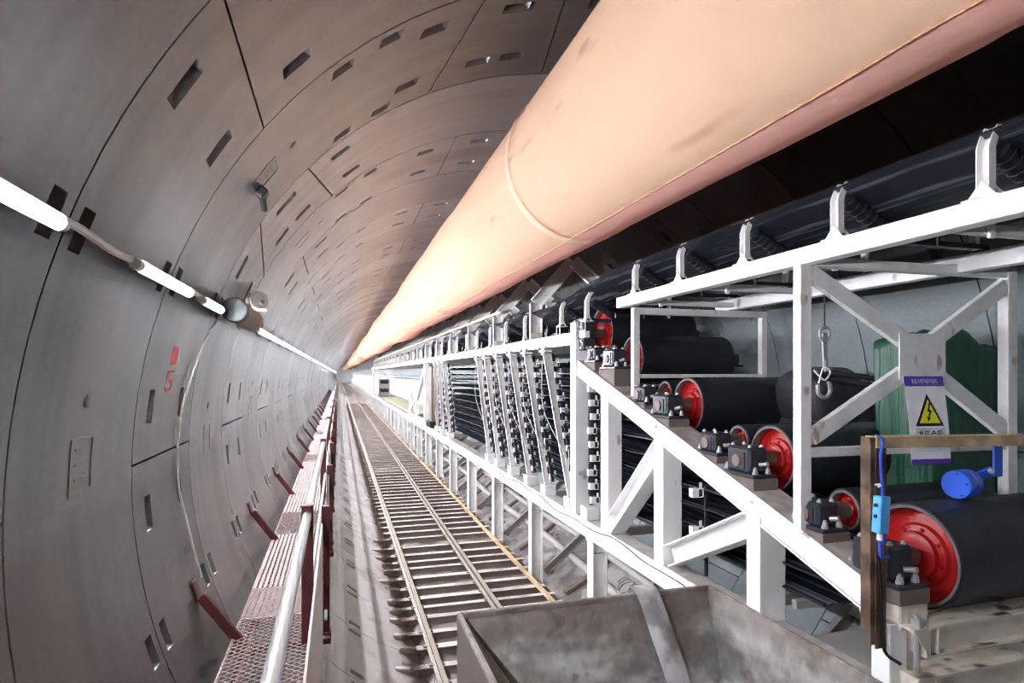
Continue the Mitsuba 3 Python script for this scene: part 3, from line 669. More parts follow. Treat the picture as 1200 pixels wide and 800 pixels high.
# ------------------------------------------------------------------ strand-carrying trolleys between the beams
sq_br = mikit.ply(cat([bbox(-.035, .03, -.03, .03, -.042, .038, .004), bbox(.03, .075, -.03, -.022, -.042, -.034, .001), bbox(.03, .075, -.03, -.022, .03, .038, .001), bbox(.068, .075, -.03, -.022, -.042, .038, .001), bbox(.035, .06, -.03, -.024, .038, .09, .001)]), 'm_white')
roll = mikit.ply(rod([0, 0, 0], [1.12, 0, 0], .026, 10), 'm_iron', smooth=40)
def trolley(y0, lean, label, group, bar_=True, top=True):
    k = thing('strand_trolley', label, 'trolley', group)
    part(k, 'wheel_box', bbox(XF - .01, XF + .16, y0 - .10, y0 + .10, LB1, LB1 + .155, .006), 'm_white')
    zt = zz(.30); yt = y0 + lean
    Lz = zt - (LB1 + .12)
    if bar_:
        ymid, zmid = (yt + y0) / 2 + .04, (zt + LB1 + .1) / 2
        P = np.array([[[XF, yt, zt], [XF + .125, yt, zt]], [[XF + .015, ymid, zmid], [XF + .105, ymid, zmid]], [[XF + .03, y0, LB1 + .10], [XF + .10, y0, LB1 + .10]]])
        part(k, 'hanging_bar', grid_sheet(P, .012), 'm_offwhite', label='tilted flat white bar')
        part(k, 'pivot_bolt', hexbolt([XF + .06, yt - .03, zt - .06], [0, -1, 0], .014, .02), 'm_zinc')
        part(k, 'edge_strip', bar([XF, yt, zt], [XF + .03, y0, LB1 + .10], .01, .03, (0, 1, 0)), 'm_white')
        cpts = [[XF - .02, yt - .02, zt - .12], [XF - .035, yt - .12, zt - .8], [XF - .04, y0 + .02, LB1 + .75], [XF - .03, y0 - .12, LB1 + .52], [XF - .01, y0 - .1, LB1 + .8]]
        part(k, 'drag_chain', tube(cpts, .007, 6, 6), 'm_pipe', smooth=40)
    if top:
        part(k, 'top_hanger', cat([bbox(XF - .02, XF + .02, yt - .035, yt + .035, zt - .02, TB0, .003), bbox(XF - .03, XF + .1, yt - .12, yt + .12, zt + .02, zt + .05, .003)]), 'm_white')
        part(k, 'guide_wheel', rod([XF - .035, yt - .14, TB0 + .02], [XF - .005, yt - .14, TB0 + .02], .035, 12), 'm_zinc')
        part(k, 'guide_wheel', rod([XF - .035, yt + .14, TB0 + .02], [XF - .005, yt + .14, TB0 + .02], .035, 12), 'm_zinc')
    part(k, 'roller_rail', bar([XF + .20, y0 + .14, LB1 + .16], [XF + .20, yt + .14, zt], .05, .012, (0, 1, 0)) if bar_ else bbox(XF + .09, XF + .14, y0 + .035, y0 + .05, LB1 + .1, zt, .002), 'm_iron')
    for i, z in enumerate(zs):
        f = (zz(z) - LB1) / (zt - LB1); y = y0 + lean * f + (.1 if bar_ else 0); bx = XF + (.19 if bar_ else .10) + .02 * math.sin(i * 2.1)
        part(k, 'roller_bracket', sq_br, xf=tr(bx, y, zz(z) - .04))
        part(k, 'roller', roll, xf=tr(bx + .05, y, zz(z) - .05))
tl_ = [('nearest roller-stack trolley left of the full-height post', 7.32), ('second roller-stack trolley left of the full-height post', 8.25), ('third roller-stack trolley left of the full-height post', 9.1),
       ('fourth roller-stack trolley left of the full-height post', 10.05), ('fifth roller-stack trolley left of the full-height post', 11.0), ('sixth roller-stack trolley left of the full-height post', 11.75)]
for lab, y in tl_: trolley(y, .95, lab + ', with a tilted white bar', None)
trolley(16.2, .9, 'white strand trolley just left of the open stretch of belt strands', None)
trolley(17.3, .6, 'second white strand trolley left of the open stretch of belt strands', None)
trolley(18.4, .3, 'white strand trolley at the tail of the belt strands', None)
trolley(6.74, 0, 'upright stack of white roller brackets between the first two posts', None, False, False)
# two extra brackets low behind the third post
k = thing('bracket_stack', 'pair of white roller brackets under the slope behind the third post', 'bracket')
for z in (-1.03, -1.36):
    part(k, 'roller_bracket', sq_br, xf=tr(XF + .10, 4.55, zz(z))); part(k, 'roller', roll, xf=tr(XF + .16, 4.55, zz(z)))
part(k, 'standard', bbox(XF + .205, XF + .235, 4.54, 4.56, LB1, zz(-.98), .002), 'm_iron')

# tail carriage at the end of the strands
tk = thing('tail_carriage', 'white triangular tail carriage with a grey upright at the end of the belt strands', 'carriage')
part(tk, 'upright', bbox(XF, XF + .16, 20.8, 21.05, LB1, TB0 - .02, .005), 'm_white')
part(tk, 'counterweight', bbox(XF + .05, XF + .5, 19.6, 20.1, LB1 + .18, zz(.25), .01), 'm_brown', label='grey-brown upright block')
part(tk, 'rear_strut', bar([XF + .08, 23.6, LB1 + .7], [XF + .08, 21.0, zz(.3)], .12, .16), 'm_white')
part(tk, 'rear_post', bbox(XF, XF + .14, 23.4, 23.6, LB1, LB1 + .95, .004), 'm_white')
part(tk, 'rear_post', bbox(XF, XF + .14, 25.6, 25.75, LB1, LB1 + 1.05, .004), 'm_white')
part(tk, 'side_rail', bbox(XF, XF + .14, 20.8, 26, LB1 + .005, LB1 + .16, .004), 'm_white')
part(tk, 'side_rail', bbox(XF + .02, XF + .1, 23.4, 25.75, LB1 + .97, LB1 + 1.06, .004), 'm_white')
part(tk, 'lattice', bar([XF + .07, 23.5, LB1 + .2], [XF + .07, 25.6, LB1 + .95], .07, .07), 'm_white')
part(tk, 'lattice', bar([XF + .07, 23.5, LB1 + .9], [XF + .07, 25.6, LB1 + .25], .07, .07), 'm_white')
part(tk, 'buffer', bbox(XF - .01, XF + .3, 19.5, 20.4, LB1, LB1 + .2, .02), 'm_black', label='dark buffer at its foot')
pk = thing('platform', 'yellowish plank platform at the level of the lower beam beyond the tail carriage', 'platform')
for i in range(30): part(pk, 'plank', bbox(XF + .22, 4.3, 26.3 + i * .62, 26.3 + i * .62 + .54, LB1 - .01, LB1 + .03 + .01 * (i % 3), .003), 'm_plank')
pf = thing('far_portal', 'distant white portal closing the end of the long upper beam', 'portal')
for x in (XF - .02, 4.1):
    part(pf, 'post', bbox(x, x + .25, 54, 54.3, LB0, TB1 + .1, .005), 'm_white')
part(pf, 'crossbar', bbox(XF, 4.3, 54, 54.3, TB0 - .3, TB1 + .1, .005), 'm_white')
dk2 = thing('drive_cabinet', 'grey cabinet with dark openings inside the distant white portal', 'cabinet')
part(dk2, 'body', bbox(3.2, 4.05, 50.5, 52.5, LB1 + .03, LB1 + 1.35, .02), 'm_dirtysteel')
for q in (0.25, .95): part(dk2, 'opening', bbox(3.3, 3.95, 50.47, 50.5, LB1 + q, LB1 + q + .3, .004), 'm_black')
part(dk2, 'rack', cat([bbox(3.15, 3.2, 50.4, 50.5, LB1, TB0, .003), bbox(4.05, 4.1, 50.4, 50.5, LB1, TB0, .003), bbox(3.15, 4.1, 50.4, 50.5, LB1 + 1.6, LB1 + 1.68, .003)]), 'm_white')

# ------------------------------------------------------------------ guard frames above the pulleys
g1 = thing('pulley_guard', 'small white rectangular guard frame around the fourth pulley', 'guard frame')
part(g1, 'post', bbox(2.93, 3.00, 5.58, 5.65, INC(5.6) - .01, zz(.69)), 'm_offwhite')
part(g1, 'post', bbox(4.50, 4.57, 5.58, 5.65, zz(-.02), zz(.69)), 'm_offwhite')
part(g1, 'rail', bbox(2.93, 4.57, 5.582, 5.648, zz(.62), zz(.69)), 'm_offwhite')
part(g1, 'rail', bbox(3.0, 4.57, 5.59, 5.64, zz(-.045), zz(0.0)), 'm_offwhite')
part(g1, 'foot_plate', bbox(2.90, 3.10, 5.52, 5.70, INC(5.72) - .012, INC(5.6) + .012), 'm_brown')
g2 = thing('braced_guard', 'tall white guard frame with four diagonal braces meeting at a square plate', 'guard frame')
AL = np.array([2.87, 3.19, 0.0]); ARr = np.array([4.49, 3.04, 0.0]); du = (ARr - AL) / np.linalg.norm(ARr - AL); dn = np.array([-du[1], du[0], 0])
def fp(s, z, off=0.0): return AL + du * s + dn * off + np.array([0, 0, z])
Wd = np.linalg.norm(ARr - AL) + .08
def fbar(s0, z0, s1, z1, w=.075, t=.075, off=.04): return bar(fp(s0, zz(z0), off), fp(s1, zz(z1), off), t, w, (0, 0, 1) if abs(s1 - s0) > .05 else tuple(du), .004)
part(g2, 'post', bar(fp(.04, INC(3.2) - .03, .04), fp(.04, zz(.77), .04), .08, .08, tuple(du)), 'm_offwhite')
part(g2, 'post', bar(fp(Wd - .04, zz(-1.06), .04), fp(Wd - .04, zz(.745), .04), .08, .08, tuple(du)), 'm_offwhite')
part(g2, 'rail', fbar(.08, .735, Wd - .08, .705, .065, .07), 'm_offwhite')
part(g2, 'rail', fbar(.08, -.515, Wd - .08, -.50, .06, .06), 'm_offwhite')
PL = .735; PR = 1.10; PT = .272; PB = -.035
for (a, b, c, d) in ((.09, .66, PL + .06, PT - .04), (.09, -.42, PL + .06, PB + .04), (Wd - .08, .62, PR - .06, PT - .04), (Wd - .08, -.40, PR - .06, PB + .04)):
    part(g2, 'brace', bar(fp(a, zz(b), .03), fp(c, zz(d), .03), .05, .105, (0, 0, 1)), 'm_offwhite')
part(g2, 'gusset_plate', bar(fp(PL, zz((PT + PB) / 2), -.004), fp(PR, zz((PT + PB) / 2), -.004), .012, PT - PB, (0, 0, 1), .002), 'm_offwhite')

# ------------------------------------------------------------------ warning sign hanging from the plate
sg = thing('warning_sign', 'white high-voltage warning sign with a yellow triangle, hung on the square plate', 'sign')
S0, S1, ST, SB = PL + .02, PR - .035, PB + .02, -.60
def sgn(u, v, off):                                    # u across 0..1, v down 0..1
    s = S0 + (S1 - S0) * u; z = ST + (SB - ST) * v
    return fp(s + .03 * v, zz(z), -.014 - .035 * v - .012 * math.sin(v * 3) - off)
def sheet_uv(u0, u1, v0, v1, off, thick=None, nu=3, nv=6):
    return grid_sheet(np.array([[sgn(u, v, off) for v in np.linspace(v0, v1, nv)] for u in np.linspace(u0, u1, nu)]), thick)
def poly_uv(pts, off):
    q = np.array(pts, float); q = np.vstack([q[i] + (q[(i + 1) % len(q)] - q[i]) * t for i in range(len(q)) for t in np.linspace(0, 1, 10, endpoint=False)])
    P = np.array([sgn(u, v, off) for u, v in q]); c = sgn(*q.mean(0), off)
    return tm(np.vstack([P, [c]]), [[i, (i + 1) % len(P), len(P)] for i in range(len(P))])
part(sg, 'panel', sheet_uv(0, 1, 0, 1, 0, -.002, 4, 16), 'm_signwhite')
part(sg, 'header', sheet_uv(0, 1, .0, .115, .0035), 'm_purple', label='purple header band')
tri = lambda k, cx=.52, cy=.435: [(cx, cy - .235 * k), (cx + .36 * k, cy + .135 * k), (cx - .36 * k, cy + .135 * k)]
part(sg, 'triangle_border', poly_uv(tri(1.0), .0035), 'm_black', label='black triangle border')
part(sg, 'triangle', poly_uv(tri(.74, .52, .437), .0058), 'm_yellow', label='yellow triangle')
bolt = [(.54, .30), (.47, .40), (.525, .412), (.475, .47), (.45, .462), (.475, .515), (.545, .478), (.51, .472), (.585, .392), (.525, .383), (.575, .308)]
bp_ = Polygon(bolt); v_, f_ = trimesh.creation.triangulate_polygon(bp_, engine='earcut')
part(sg, 'lightning', tm(np.array([sgn(u, v, .008) for u, v in v_]), f_), 'm_black', label='black lightning arrow')
def strokes(ss, u0, v0, su, sv, off, w=6.5):
    ms = []
    for s in ss:
        for (xa, ya), (xb, yb) in zip(s[:-1], s[1:]):
            d = np.array([xb - xa, yb - ya], float); L = np.hypot(*d); d /= max(L, 1e-6); n = np.array([-d[1], d[0]]) * w / 2; d = d * w / 2
            q = [np.array([xa, ya]) - d + n, np.array([xa, ya]) - d - n, np.array([xb, yb]) + d - n, np.array([xb, yb]) + d + n]
            ms.append(tm(np.array([sgn(u0 + su * a / 100, v0 + sv * (1 - b / 100), off) for a, b in q]), [[0, 1, 2, 3]]))
    return cat(ms)
GL = {'gao': [[(50, 100), (50, 88)], [(8, 86), (92, 86)], [(28, 76), (72, 76), (72, 62), (28, 62), (28, 76)], [(12, 0), (12, 52), (88, 52), (88, 0)], [(32, 38), (68, 38), (68, 14), (32, 14), (32, 38)]],
      'ya': [[(14, 92), (94, 92)], [(14, 92), (4, 2)], [(30, 60), (88, 60)], [(56, 80), (56, 6)], [(22, 6), (96, 6)], [(72, 40), (84, 26)]],
      'wei': [[(40, 98), (14, 74)], [(34, 88), (66, 88), (56, 72)], [(10, 70), (94, 70)], [(16, 70), (5, 2)], [(36, 54), (72, 54), (70, 34), (58, 36)], [(36, 54), (36, 10), (86, 8), (88, 24)]],
      'xian': [[(10, 96), (10, 0)], [(10, 94), (32, 94), (20, 70), (34, 50), (14, 40)], [(66, 98), (40, 64)], [(66, 98), (96, 64)], [(52, 62), (80, 62)], [(46, 44), (52, 20)], [(64, 46), (66, 22)], [(88, 48), (74, 8)], [(38, 4), (96, 4)]]}
part(sg, 'lettering', cat([strokes(GL[c], .20 + .165 * i, .618, .145, .115, .0045, 9) for i, c in enumerate(('gao', 'ya', 'wei', 'xian'))]), 'm_black', label='black lettering')
part(sg, 'lettering_frame', cat([sheet_uv(.16, .88, .598, .603, .004), sheet_uv(.16, .88, .795, .801, .004), sheet_uv(.16, .17, .60, .80, .004), sheet_uv(.87, .88, .60, .80, .004)]), 'm_black', label='thin black frame line')
part(sg, 'header_lettering', cat([strokes([[(10, 90), (90, 90)], [(50, 100), (50, 0)], [(10, 45), (90, 45)], [(15, 5), (85, 5)]] if i % 2 else [[(10, 10), (10, 90), (90, 90), (90, 10)], [(10, 50), (90, 50)]], .18 + .075 * i, .035, .055, .05, .005, 14) for i in range(9)]), 'm_signwhite', label='small white lettering')
part(sg, 'footer', sheet_uv(0, 1, .945, 1, .0035), 'm_purple', label='purple footer band')

# ------------------------------------------------------------------ tarpaulin-covered machine, motor, hook, hoses by the right wall
def tarp():
    na, nz = 180, 44; th = np.linspace(0, 2 * PI, na + 1); P = []
    cx, cy, hx, hy = 4.46, 3.55, .385, .255
    for j in range(nz):
        t = j / (nz - 1); side = min(1, t / .74); f = 1 if t < .74 else max(0.0, 1 - (t - .74) / .26); drop = 1 - side
        row = []
        for a in th:
            c, s = math.cos(a), math.sin(a); n_ = 9.0
            rr = (abs(c) ** n_ + abs(s) ** n_) ** (-1 / n_)
            nz_ = meshkit.noise(np.array([[c * 3.3, s * 3.3, drop * 1.6]]))[0] - .5
            ph = a * 6 + 2.6 * math.sin(a * 2.0 + .6) + 1.1 * drop * math.sin(a * 3)
            ridge = 1 - 2 * abs((ph / (2 * PI)) % 1 - .5)
            fold = (.085 * (ridge - .5) * min(1, .15 + 1.5 * drop) + .11 * nz_ * min(1, drop * 2 + .3) + .012 * math.sin(a * 31 + 5 * drop))
            k = rr * f * (1 + (fold - .13 * drop) * f)
            x, y = cx + hx * k * c, cy + hy * k * s
            ztop = zz(.285) - .16 * max(0, y - 3.35) + .07 * math.sin((x - 4.08) * 7.5) * f - .05 * max(0, x - 4.5) + .05 * nz_ + (1 - f) * .03
            z = zz(-1.35) + (ztop - zz(-1.35)) * side
            x = min(x, CX + math.sqrt(max(.01, (R - .03) ** 2 - (z - CZ) ** 2)))
            row.append([x, y, z])
        P.append(row)
    return grid_sheet(np.array(P))
single('tarpaulin', tarp(), 'm_tarp', 'green tarpaulin draped over a machine behind the cross-braced frame', 'tarpaulin', smooth=50)
single('machine_base', bbox(4.2, 4.58, 3.4, 3.75, zz(-1.66), zz(-1.25), .02), 'm_white', 'pale plinth under the green tarpaulin', 'plinth')
single('motor_cover', cat([lathe([(0, 0), (.22, .0), (.28, .05), (.29, .5), (.25, .62), (0, .64)], [4.3, 4.25, zz(-.22)], [4.3, 4.95, zz(-.22)], 28), bbox(4.1, 4.5, 4.3, 4.9, zz(-1.0), zz(-.3), .03)]), 'm_darktarp', 'dark covered motor left of the green tarpaulin', 'motor', smooth=40)
hk = thing('crane_hook', 'pale steel hook hanging by the wall left of the green tarpaulin', 'hook')
HX, HY = 3.95, 4.12
part(hk, 'strap', bar([HX, HY, zz(.35)], [HX + .01, HY, zz(.05)], .05, .012), 'm_galv')
part(hk, 'shackle', tube([[HX + .05 * math.cos(a) , HY, zz(.34) + .06 * math.sin(a)] for a in np.linspace(-.5 * PI, 1.5 * PI, 14)], .013, 8, 2), 'm_galv', smooth=40)
part(hk, 'bowl', tube([[HX, HY, zz(.12)], [HX + .03, HY, zz(-.02)], [HX + .06, HY, zz(-.14)], [HX + .01, HY, zz(-.20)], [HX - .06, HY, zz(-.17)], [HX - .07, HY, zz(-.09)]], .018, 10), 'm_galv', smooth=40)
part(hk, 'sling', rod([HX, HY, zz(.38)], [HX, HY, zz(.70)], .006, 6), 'm_black')
single('hose_bundle', cat([tube([[HX - .1, HY + .02, zz(-.02)], [HX + .02, HY - .06, zz(.0)], [HX + .2, HY - .25, zz(-.03)], [HX + .42, HY - .5, zz(-.1)]], .022, 8), tube([[HX - .1, HY + .0, zz(-.04)], [HX + .04, HY - .08, zz(-.045)], [HX + .2, HY - .27, zz(-.09)], [HX + .42, HY - .5, zz(-.16)]], .02, 8)]), 'm_black', 'two black hoses running from the hook to the green tarpaulin', 'hose', smooth=40)
single('wire_tie', tube([[HX - .13, HY - .02, zz(.03)], [HX - .05, HY - .05, zz(-.05)], [HX - .0, HY - .06, zz(.02)], [HX - .06, HY - .05, zz(.05)], [HX - .1, HY - .04, zz(-.08)]], .008, 6), 'm_plasticwhite', 'white wire tie knotted on the black hoses', 'wire', smooth=40)
# cable runs and pipes on the right-hand lining and invert
for i, (a, lab) in enumerate(((8, 'upper black cable sagging along the right wall'), (4, 'lower black cable sagging along the right wall'))):
    pts = [[CX + (R - .035) * math.cos(math.radians(a - .9 * abs(math.sin(y * PI / 1.6)))), y, CZ + (R - .035) * math.sin(math.radians(a - .9 * abs(math.sin(y * PI / 1.6))))] for y in np.arange(5.5, 60, .4)]
    single('wall_cable', tube(pts, .02, 6, 1), 'm_black', lab, 'cable', smooth=40)
for i, (a, r, lab) in enumerate(((-57, .06, 'pale dusty pipe lying lowest on the invert behind the posts'), (-50, .05, 'dusty pipe lying second on the invert behind the posts'), (-43, .075, 'thick dusty pipe lying highest on the invert behind the posts'))):
    ar = math.radians(a); rr = R - r - .065
    pts = [[CX + (rr + .02 * math.sin(y * .5 + i)) * math.cos(ar + .012 * math.sin(y * .8 + i)), y, CZ + rr * math.sin(ar + .012 * math.sin(y * .8 + i))] for y in np.arange(1, 60, .8)]
    single('invert_pipe', tube(pts, r, 12, 2), 'm_pipe', lab, 'pipe', smooth=40)
for i, (y, a) in enumerate(((7.2, -54), (11.5, -50), (8.6, -47))):
    ar = math.radians(a); c = np.array([CX + (R - .16) * math.cos(ar), y, CZ + (R - .16) * math.sin(ar)]); pts = []
    for q in np.linspace(0, 2.3 * 2 * PI, 40):
        pts.append(c + np.array([.12 * math.cos(q) * math.sin(-ar), .15 * math.sin(q), .12 * math.cos(q) * math.cos(ar)]) + np.array([math.cos(ar), 0, math.sin(ar)]) * (.06 - .02 * q / PI))
    single('hose_coil', tube(pts, .011, 7, 2), 'm_dirtysteel', ['coil of grey hose by the second support post', 'coil of grey hose by the fourth support post', 'coil of grey hose between the second and third support posts'][i], 'hose', smooth=40)
rb = np.random.default_rng(5)
for i in range(40):
    y = rb.uniform(4.5, 16); ar = math.radians(rb.uniform(-64, -44)); s = rb.uniform(.03, .085)
    m = trimesh.creation.icosphere(1, 1.0); m.vertices *= (1 + .35 * (meshkit.noise(m.vertices * 2 + i) - .5))[:, None]; m.vertices *= [s * 1.3, s, s * .7]
    m.apply_translation([CX + (R - s * .5) * math.cos(ar), y, CZ + (R - s * .5) * math.sin(ar)])
    single('rubble', m, 'm_dirtysteel', 'grey lump of rubble on the invert behind the support posts', 'rubble', 'rubble on the invert')

# ------------------------------------------------------------------ near end: brown angle frame, switch box, pull-wire drum, cross beams
ba = thing('angle_post', 'rusty brown angle-iron post with a crossbar in front of the lowest pulley', 'post')
part(ba, 'upright', cat([bar([2.80, 2.57, zz(-1.47)], [2.80, 2.57, zz(-.345)], .008, .07, (1, 0, 0)), bbox(2.80, 2.875, 2.565, 2.573, zz(-1.495), zz(-.345), .002)]), 'm_rust')
part(ba, 'upright', cat([bbox(2.795, 2.803, 2.56, 2.66, zz(-1.42), zz(-.345), .002)]), 'm_rust')
part(ba, 'crossbar', cat([bar([2.79, 2.555, zz(-.372)], [4.75, 2.60, zz(-.415)], .008, .062), bar([2.79, 2.59, zz(-.343)], [4.75, 2.635, zz(-.386)], .07, .008)]), 'm_guard')
part(ba, 'cable_tie', tube([[2.79, 2.56, zz(-.60)], [2.83, 2.545, zz(-.595)], [2.80, 2.55, zz(-.61)]], .006, 6), 'm_plasticwhite')
sb = thing('switch_box', 'light blue switch box clamped to the brown angle post', 'switch box')
part(sb, 'body', bar([2.785, 2.525, zz(-.852)], [2.80, 2.525, zz(-.655)], .055, .07, (1, 0, 0), .006), 'm_bluelight')
part(sb, 'gland', rod([2.783, 2.525, zz(-.89)], [2.785, 2.525, zz(-.85)], .014, 10), 'm_plasticwhite', label='white cable gland')
for q in (.70, .76): part(sb, 'button', rod([2.750, 2.525, zz(-q)], [2.757, 2.525, zz(-q)], .010, 10), 'm_black')
single('blue_cable', cat([tube([[2.84, 2.60, zz(-.34)], [2.82, 2.54, zz(-.36)], [2.812, 2.545, zz(-.45)], [2.822, 2.545, zz(-.6)], [2.825, 2.54, zz(-.75)], [2.83, 2.54, zz(-.92)]], .009, 8), tube([[2.783, 2.525, zz(-.89)], [2.782, 2.52, zz(-.95)], [2.80, 2.52, zz(-.985)], [2.86, 2.54, zz(-.99)]], .009, 8)]), 'm_bluecable', 'bright blue cable looping along the brown angle post and the switch box', 'cable', smooth=40)
single('black_lead', tube([[2.80, 2.55, zz(-.99)], [2.815, 2.55, zz(-1.1)], [2.83, 2.555, zz(-1.3)], [2.845, 2.55, zz(-1.5)], [2.90, 2.5, zz(-1.56)]], .009, 8), 'm_black', 'black lead hanging down the brown angle post', 'cable', smooth=40)
ed = thing('tachometer_wheel', 'blue wheel sensor on a blue arm resting on top of the lowest large pulley', 'sensor')
ex, ey, ez = 3.56, 2.70, zz(-.665)
part(ed, 'wheel', lathe([(0, -.006), (.08, -.006), (.085, 0), (.085, .045), (.074, .05), (.074, .065), (.085, .07), (.085, .12), (.076, .13), (0, .13)], [ex, ey, ez], [ex + .16, ey + .03, ez], 32), 'm_blue', smooth=35)
for q in range(5): part(ed, 'screw', hexbolt([ex - .006, ey + .068 * math.cos(q * 1.257 + .4), ez + .068 * math.sin(q * 1.257 + .4)], [-1, 0, 0], .004, .004), 'm_black')
part(ed, 'arm', bar([ex + .12, ey + .03, ez + .01], [3.88, 2.72, zz(-.60)], .03, .055), 'm_blue')
part(ed, 'drop_plate', bbox(3.85, 3.92, 2.685, 2.70, zz(-.63), zz(-.40), .003), 'm_blue')
part(ed, 'pivot_bolt', hexbolt([3.84, 2.70, zz(-.595)], [-.3, -1, 0], .014, .022), 'm_zinc', label='zinc pivot bolt')
part(ed, 'lead', tube([[3.75, 2.62, zz(-.375)], [3.85, 2.61, zz(-.37)], [3.95, 2.62, zz(-.375)], [3.99, 2.60, zz(-.35)]], .007, 6), 'm_bluecable')
cb = thing('cross_beam', 'dirty cream I-beam crossing under the lowest pulley', 'beam')
part(cb, 'beam', ibeam([3.02, 2.53, zz(-1.44)], [4.7, 2.53, zz(-1.42)], .16, .165, .014, .08), 'm_cream')
part(cb, 'end_stiffener', bbox(3.02, 3.03, 2.45, 2.61, zz(-1.52), zz(-1.36), .002), 'm_cream')
part(cb, 'stiffener', bbox(3.10, 3.112, 2.45, 2.61, zz(-1.52), zz(-1.36), .002), 'm_cream')
part(cb, 'bracket', prism([(0, 0), (.12, 0), (.12, -.15)], [2.93, 2.45, zz(-1.37)], [2.93, 2.46, zz(-1.37)]), 'm_cream')
part(cb, 'bracket', prism([(0, 0), (.12, 0), (.12, -.15)], [2.93, 2.59, zz(-1.37)], [2.93, 2.60, zz(-1.37)]), 'm_cream')
part(cb, 'bracket', bbox(2.93, 3.05, 2.45, 2.60, zz(-1.375), zz(-1.36), .002), 'm_cream')
part(cb, 'tie_bolt', cat([rod([3.0, 2.49, zz(-1.60)], [3.0, 2.49, zz(-1.30)], .016, 12), rod([3.0, 2.49, zz(-1.36)], [3.0, 2.49, zz(-1.32)], .03, 6)]), 'm_galv', label='long galvanised tie bolt')
cb2 = thing('base_beam', 'dirty cream beam directly below the cream cross beam', 'beam')
part(cb2, 'beam', ibeam([2.95, 2.51, zz(-1.70)], [3.78, 2.51, zz(-1.69)], .16, .17, .014, .08), 'm_cream')
part(cb2, 'end_plate', bbox(2.94, 2.95, 2.43, 2.59, zz(-1.785), zz(-1.615), .002), 'm_cream')
part(cb2, 'stiffener', bbox(3.06, 3.072, 2.43, 2.59, zz(-1.785), zz(-1.615), .002), 'm_cream')
part(fr, 'pedestal', bbox(2.93, 3.13, 2.53, 2.80, zz(-1.40), zz(-1.24), .008), 'm_cream')
part(fr, 'pedestal_cap', bbox(2.94, 3.10, 2.52, 2.74, zz(-1.24), zz(-1.215), .003), 'm_cream')
part(fr, 'post', bbox(2.87, 2.99, 2.54, 2.66, LB1 - .3, zz(-1.36), .004), 'm_white')
part(fr, 'deck_plate', bbox(XF + .22, 4.4, 2.7, 3.5, LB1 - .12, LB1 - .10, .002), 'm_dirtysteel')
part(fr, 'deck_angle', bar([XF + .22, 3.5, LB1 + .14], [4.4, 3.5, LB1 + .14], .05, .06), 'm_dirtysteel')

# ------------------------------------------------------------------ mine car in the foreground
mc = thing('mine_car', 'dusty grey open steel mine car standing on the track in the foreground', 'mine car')
RIM = zz(-1.4); cx0, cx1, cy0, cy1 = .665, 2.37, -.55, 3.45; ZBOT = zz(-2.45)
def wall_quad(a, b, c, d, t=.012, n=14):
    a, b, c, d = (np.array(q, float) for q in (a, b, c, d)); U = np.linspace(0, 1, n)
    P = np.array([[(a * (1 - u) + b * u) * (1 - v) + (d * (1 - u) + c * u) * v for v in U] for u in U]); return grid_sheet(P, t)
ix0, ix1, iy0, iy1 = 1.42, 2.33, .0, 3.08
part(mc, 'back_wall', wall_quad((cx0 + .02, cy1 - .012, RIM), (cx1 - .02, cy1 - .012, RIM), (ix1, iy1, ZBOT), (ix0, iy1, ZBOT)), 'm_hopper', smooth=40)
part(mc, 'side_wall', wall_quad((cx1 - .02, cy0, RIM), (cx1 - .02, cy1 - .012, RIM), (ix1, iy1, ZBOT), (ix1, iy0, ZBOT)), 'm_hopper', smooth=40)
part(mc, 'side_wall', wall_quad((cx0 + .02, cy0, RIM), (cx0 + .02, cy1 - .012, RIM), (ix0, iy1, ZBOT), (ix0, iy0, ZBOT)), 'm_hopper', smooth=40)
part(mc, 'front_wall', wall_quad((cx0 + .02, cy0 + .02, RIM), (cx1 - .02, cy0 + .02, RIM), (ix1, iy0, ZBOT), (ix0, iy0, ZBOT)), 'm_hopper', smooth=40)
part(mc, 'floor_plate', bbox(ix0 - .02, ix1 + .02, iy0, iy1 + .02, ZBOT - .012, ZBOT, .002), 'm_hopper')
for nm, bx in (('rim', (cx0, cx1, cy1 - .025, cy1)), ('rim', (cx0, cx1, cy0, cy0 + .025)), ('rim', (cx0, cx0 + .028, cy0, cy1)), ('rim', (cx1 - .028, cx1, cy0, cy1))):
    part(mc, nm, bbox(*bx, RIM - .03, RIM + .004, .005), 'm_hopper')
part(mc, 'outer_panel', bbox(cx0, cx0 + .01, cy0, cy1, zz(-2.55), RIM - .02, .002), 'm_carside')
part(mc, 'outer_panel', bbox(cx1 - .01, cx1, cy0, cy1, zz(-2.55), RIM - .02, .002), 'm_rust')
part(mc, 'end_panel', bbox(cx0, cx1, cy1 - .01, cy1, zz(-2.55), RIM - .02, .002), 'm_hopper')
part(mc, 'chassis', bbox(cx0 + .15, cx1 - .15, cy0, cy1, zz(-2.75), zz(-2.55), .01), 'm_rust')
for x in (1.02, 2.03):
    for y in (.4, 2.6): part(mc, 'wheel', lathe([(0, -.04), (.15, -.04), (.15, .02), (.18, .025), (.18, .05), (0, .05)], [x - .01, y, RZ + .15], [x + .09, y, RZ + .15], 24), 'm_rail', smooth=35)
st = [(3.50, -1.62, 1.81), (3.47, -1.39, 1.85), (3.44, -1.375, 1.87), (3.39, -1.43, 1.89), (3.33, -1.62, 1.935), (3.24, -1.9, 2.0), (3.15, -2.2, 2.05), (3.10, -2.38, 2.08)]
c3 = smoothpath([(x, y, zz(z)) for y, z, x in st], 5)
P = []
for q, c in enumerate(c3):
    row = []
    for s in np.linspace(-1, 1, 9): row.append(c + np.array([s * .075, -.006 - .028 * (1 - s * s) * (.6 + .4 * math.sin(q * .7)), .004]))
    P.append(row)
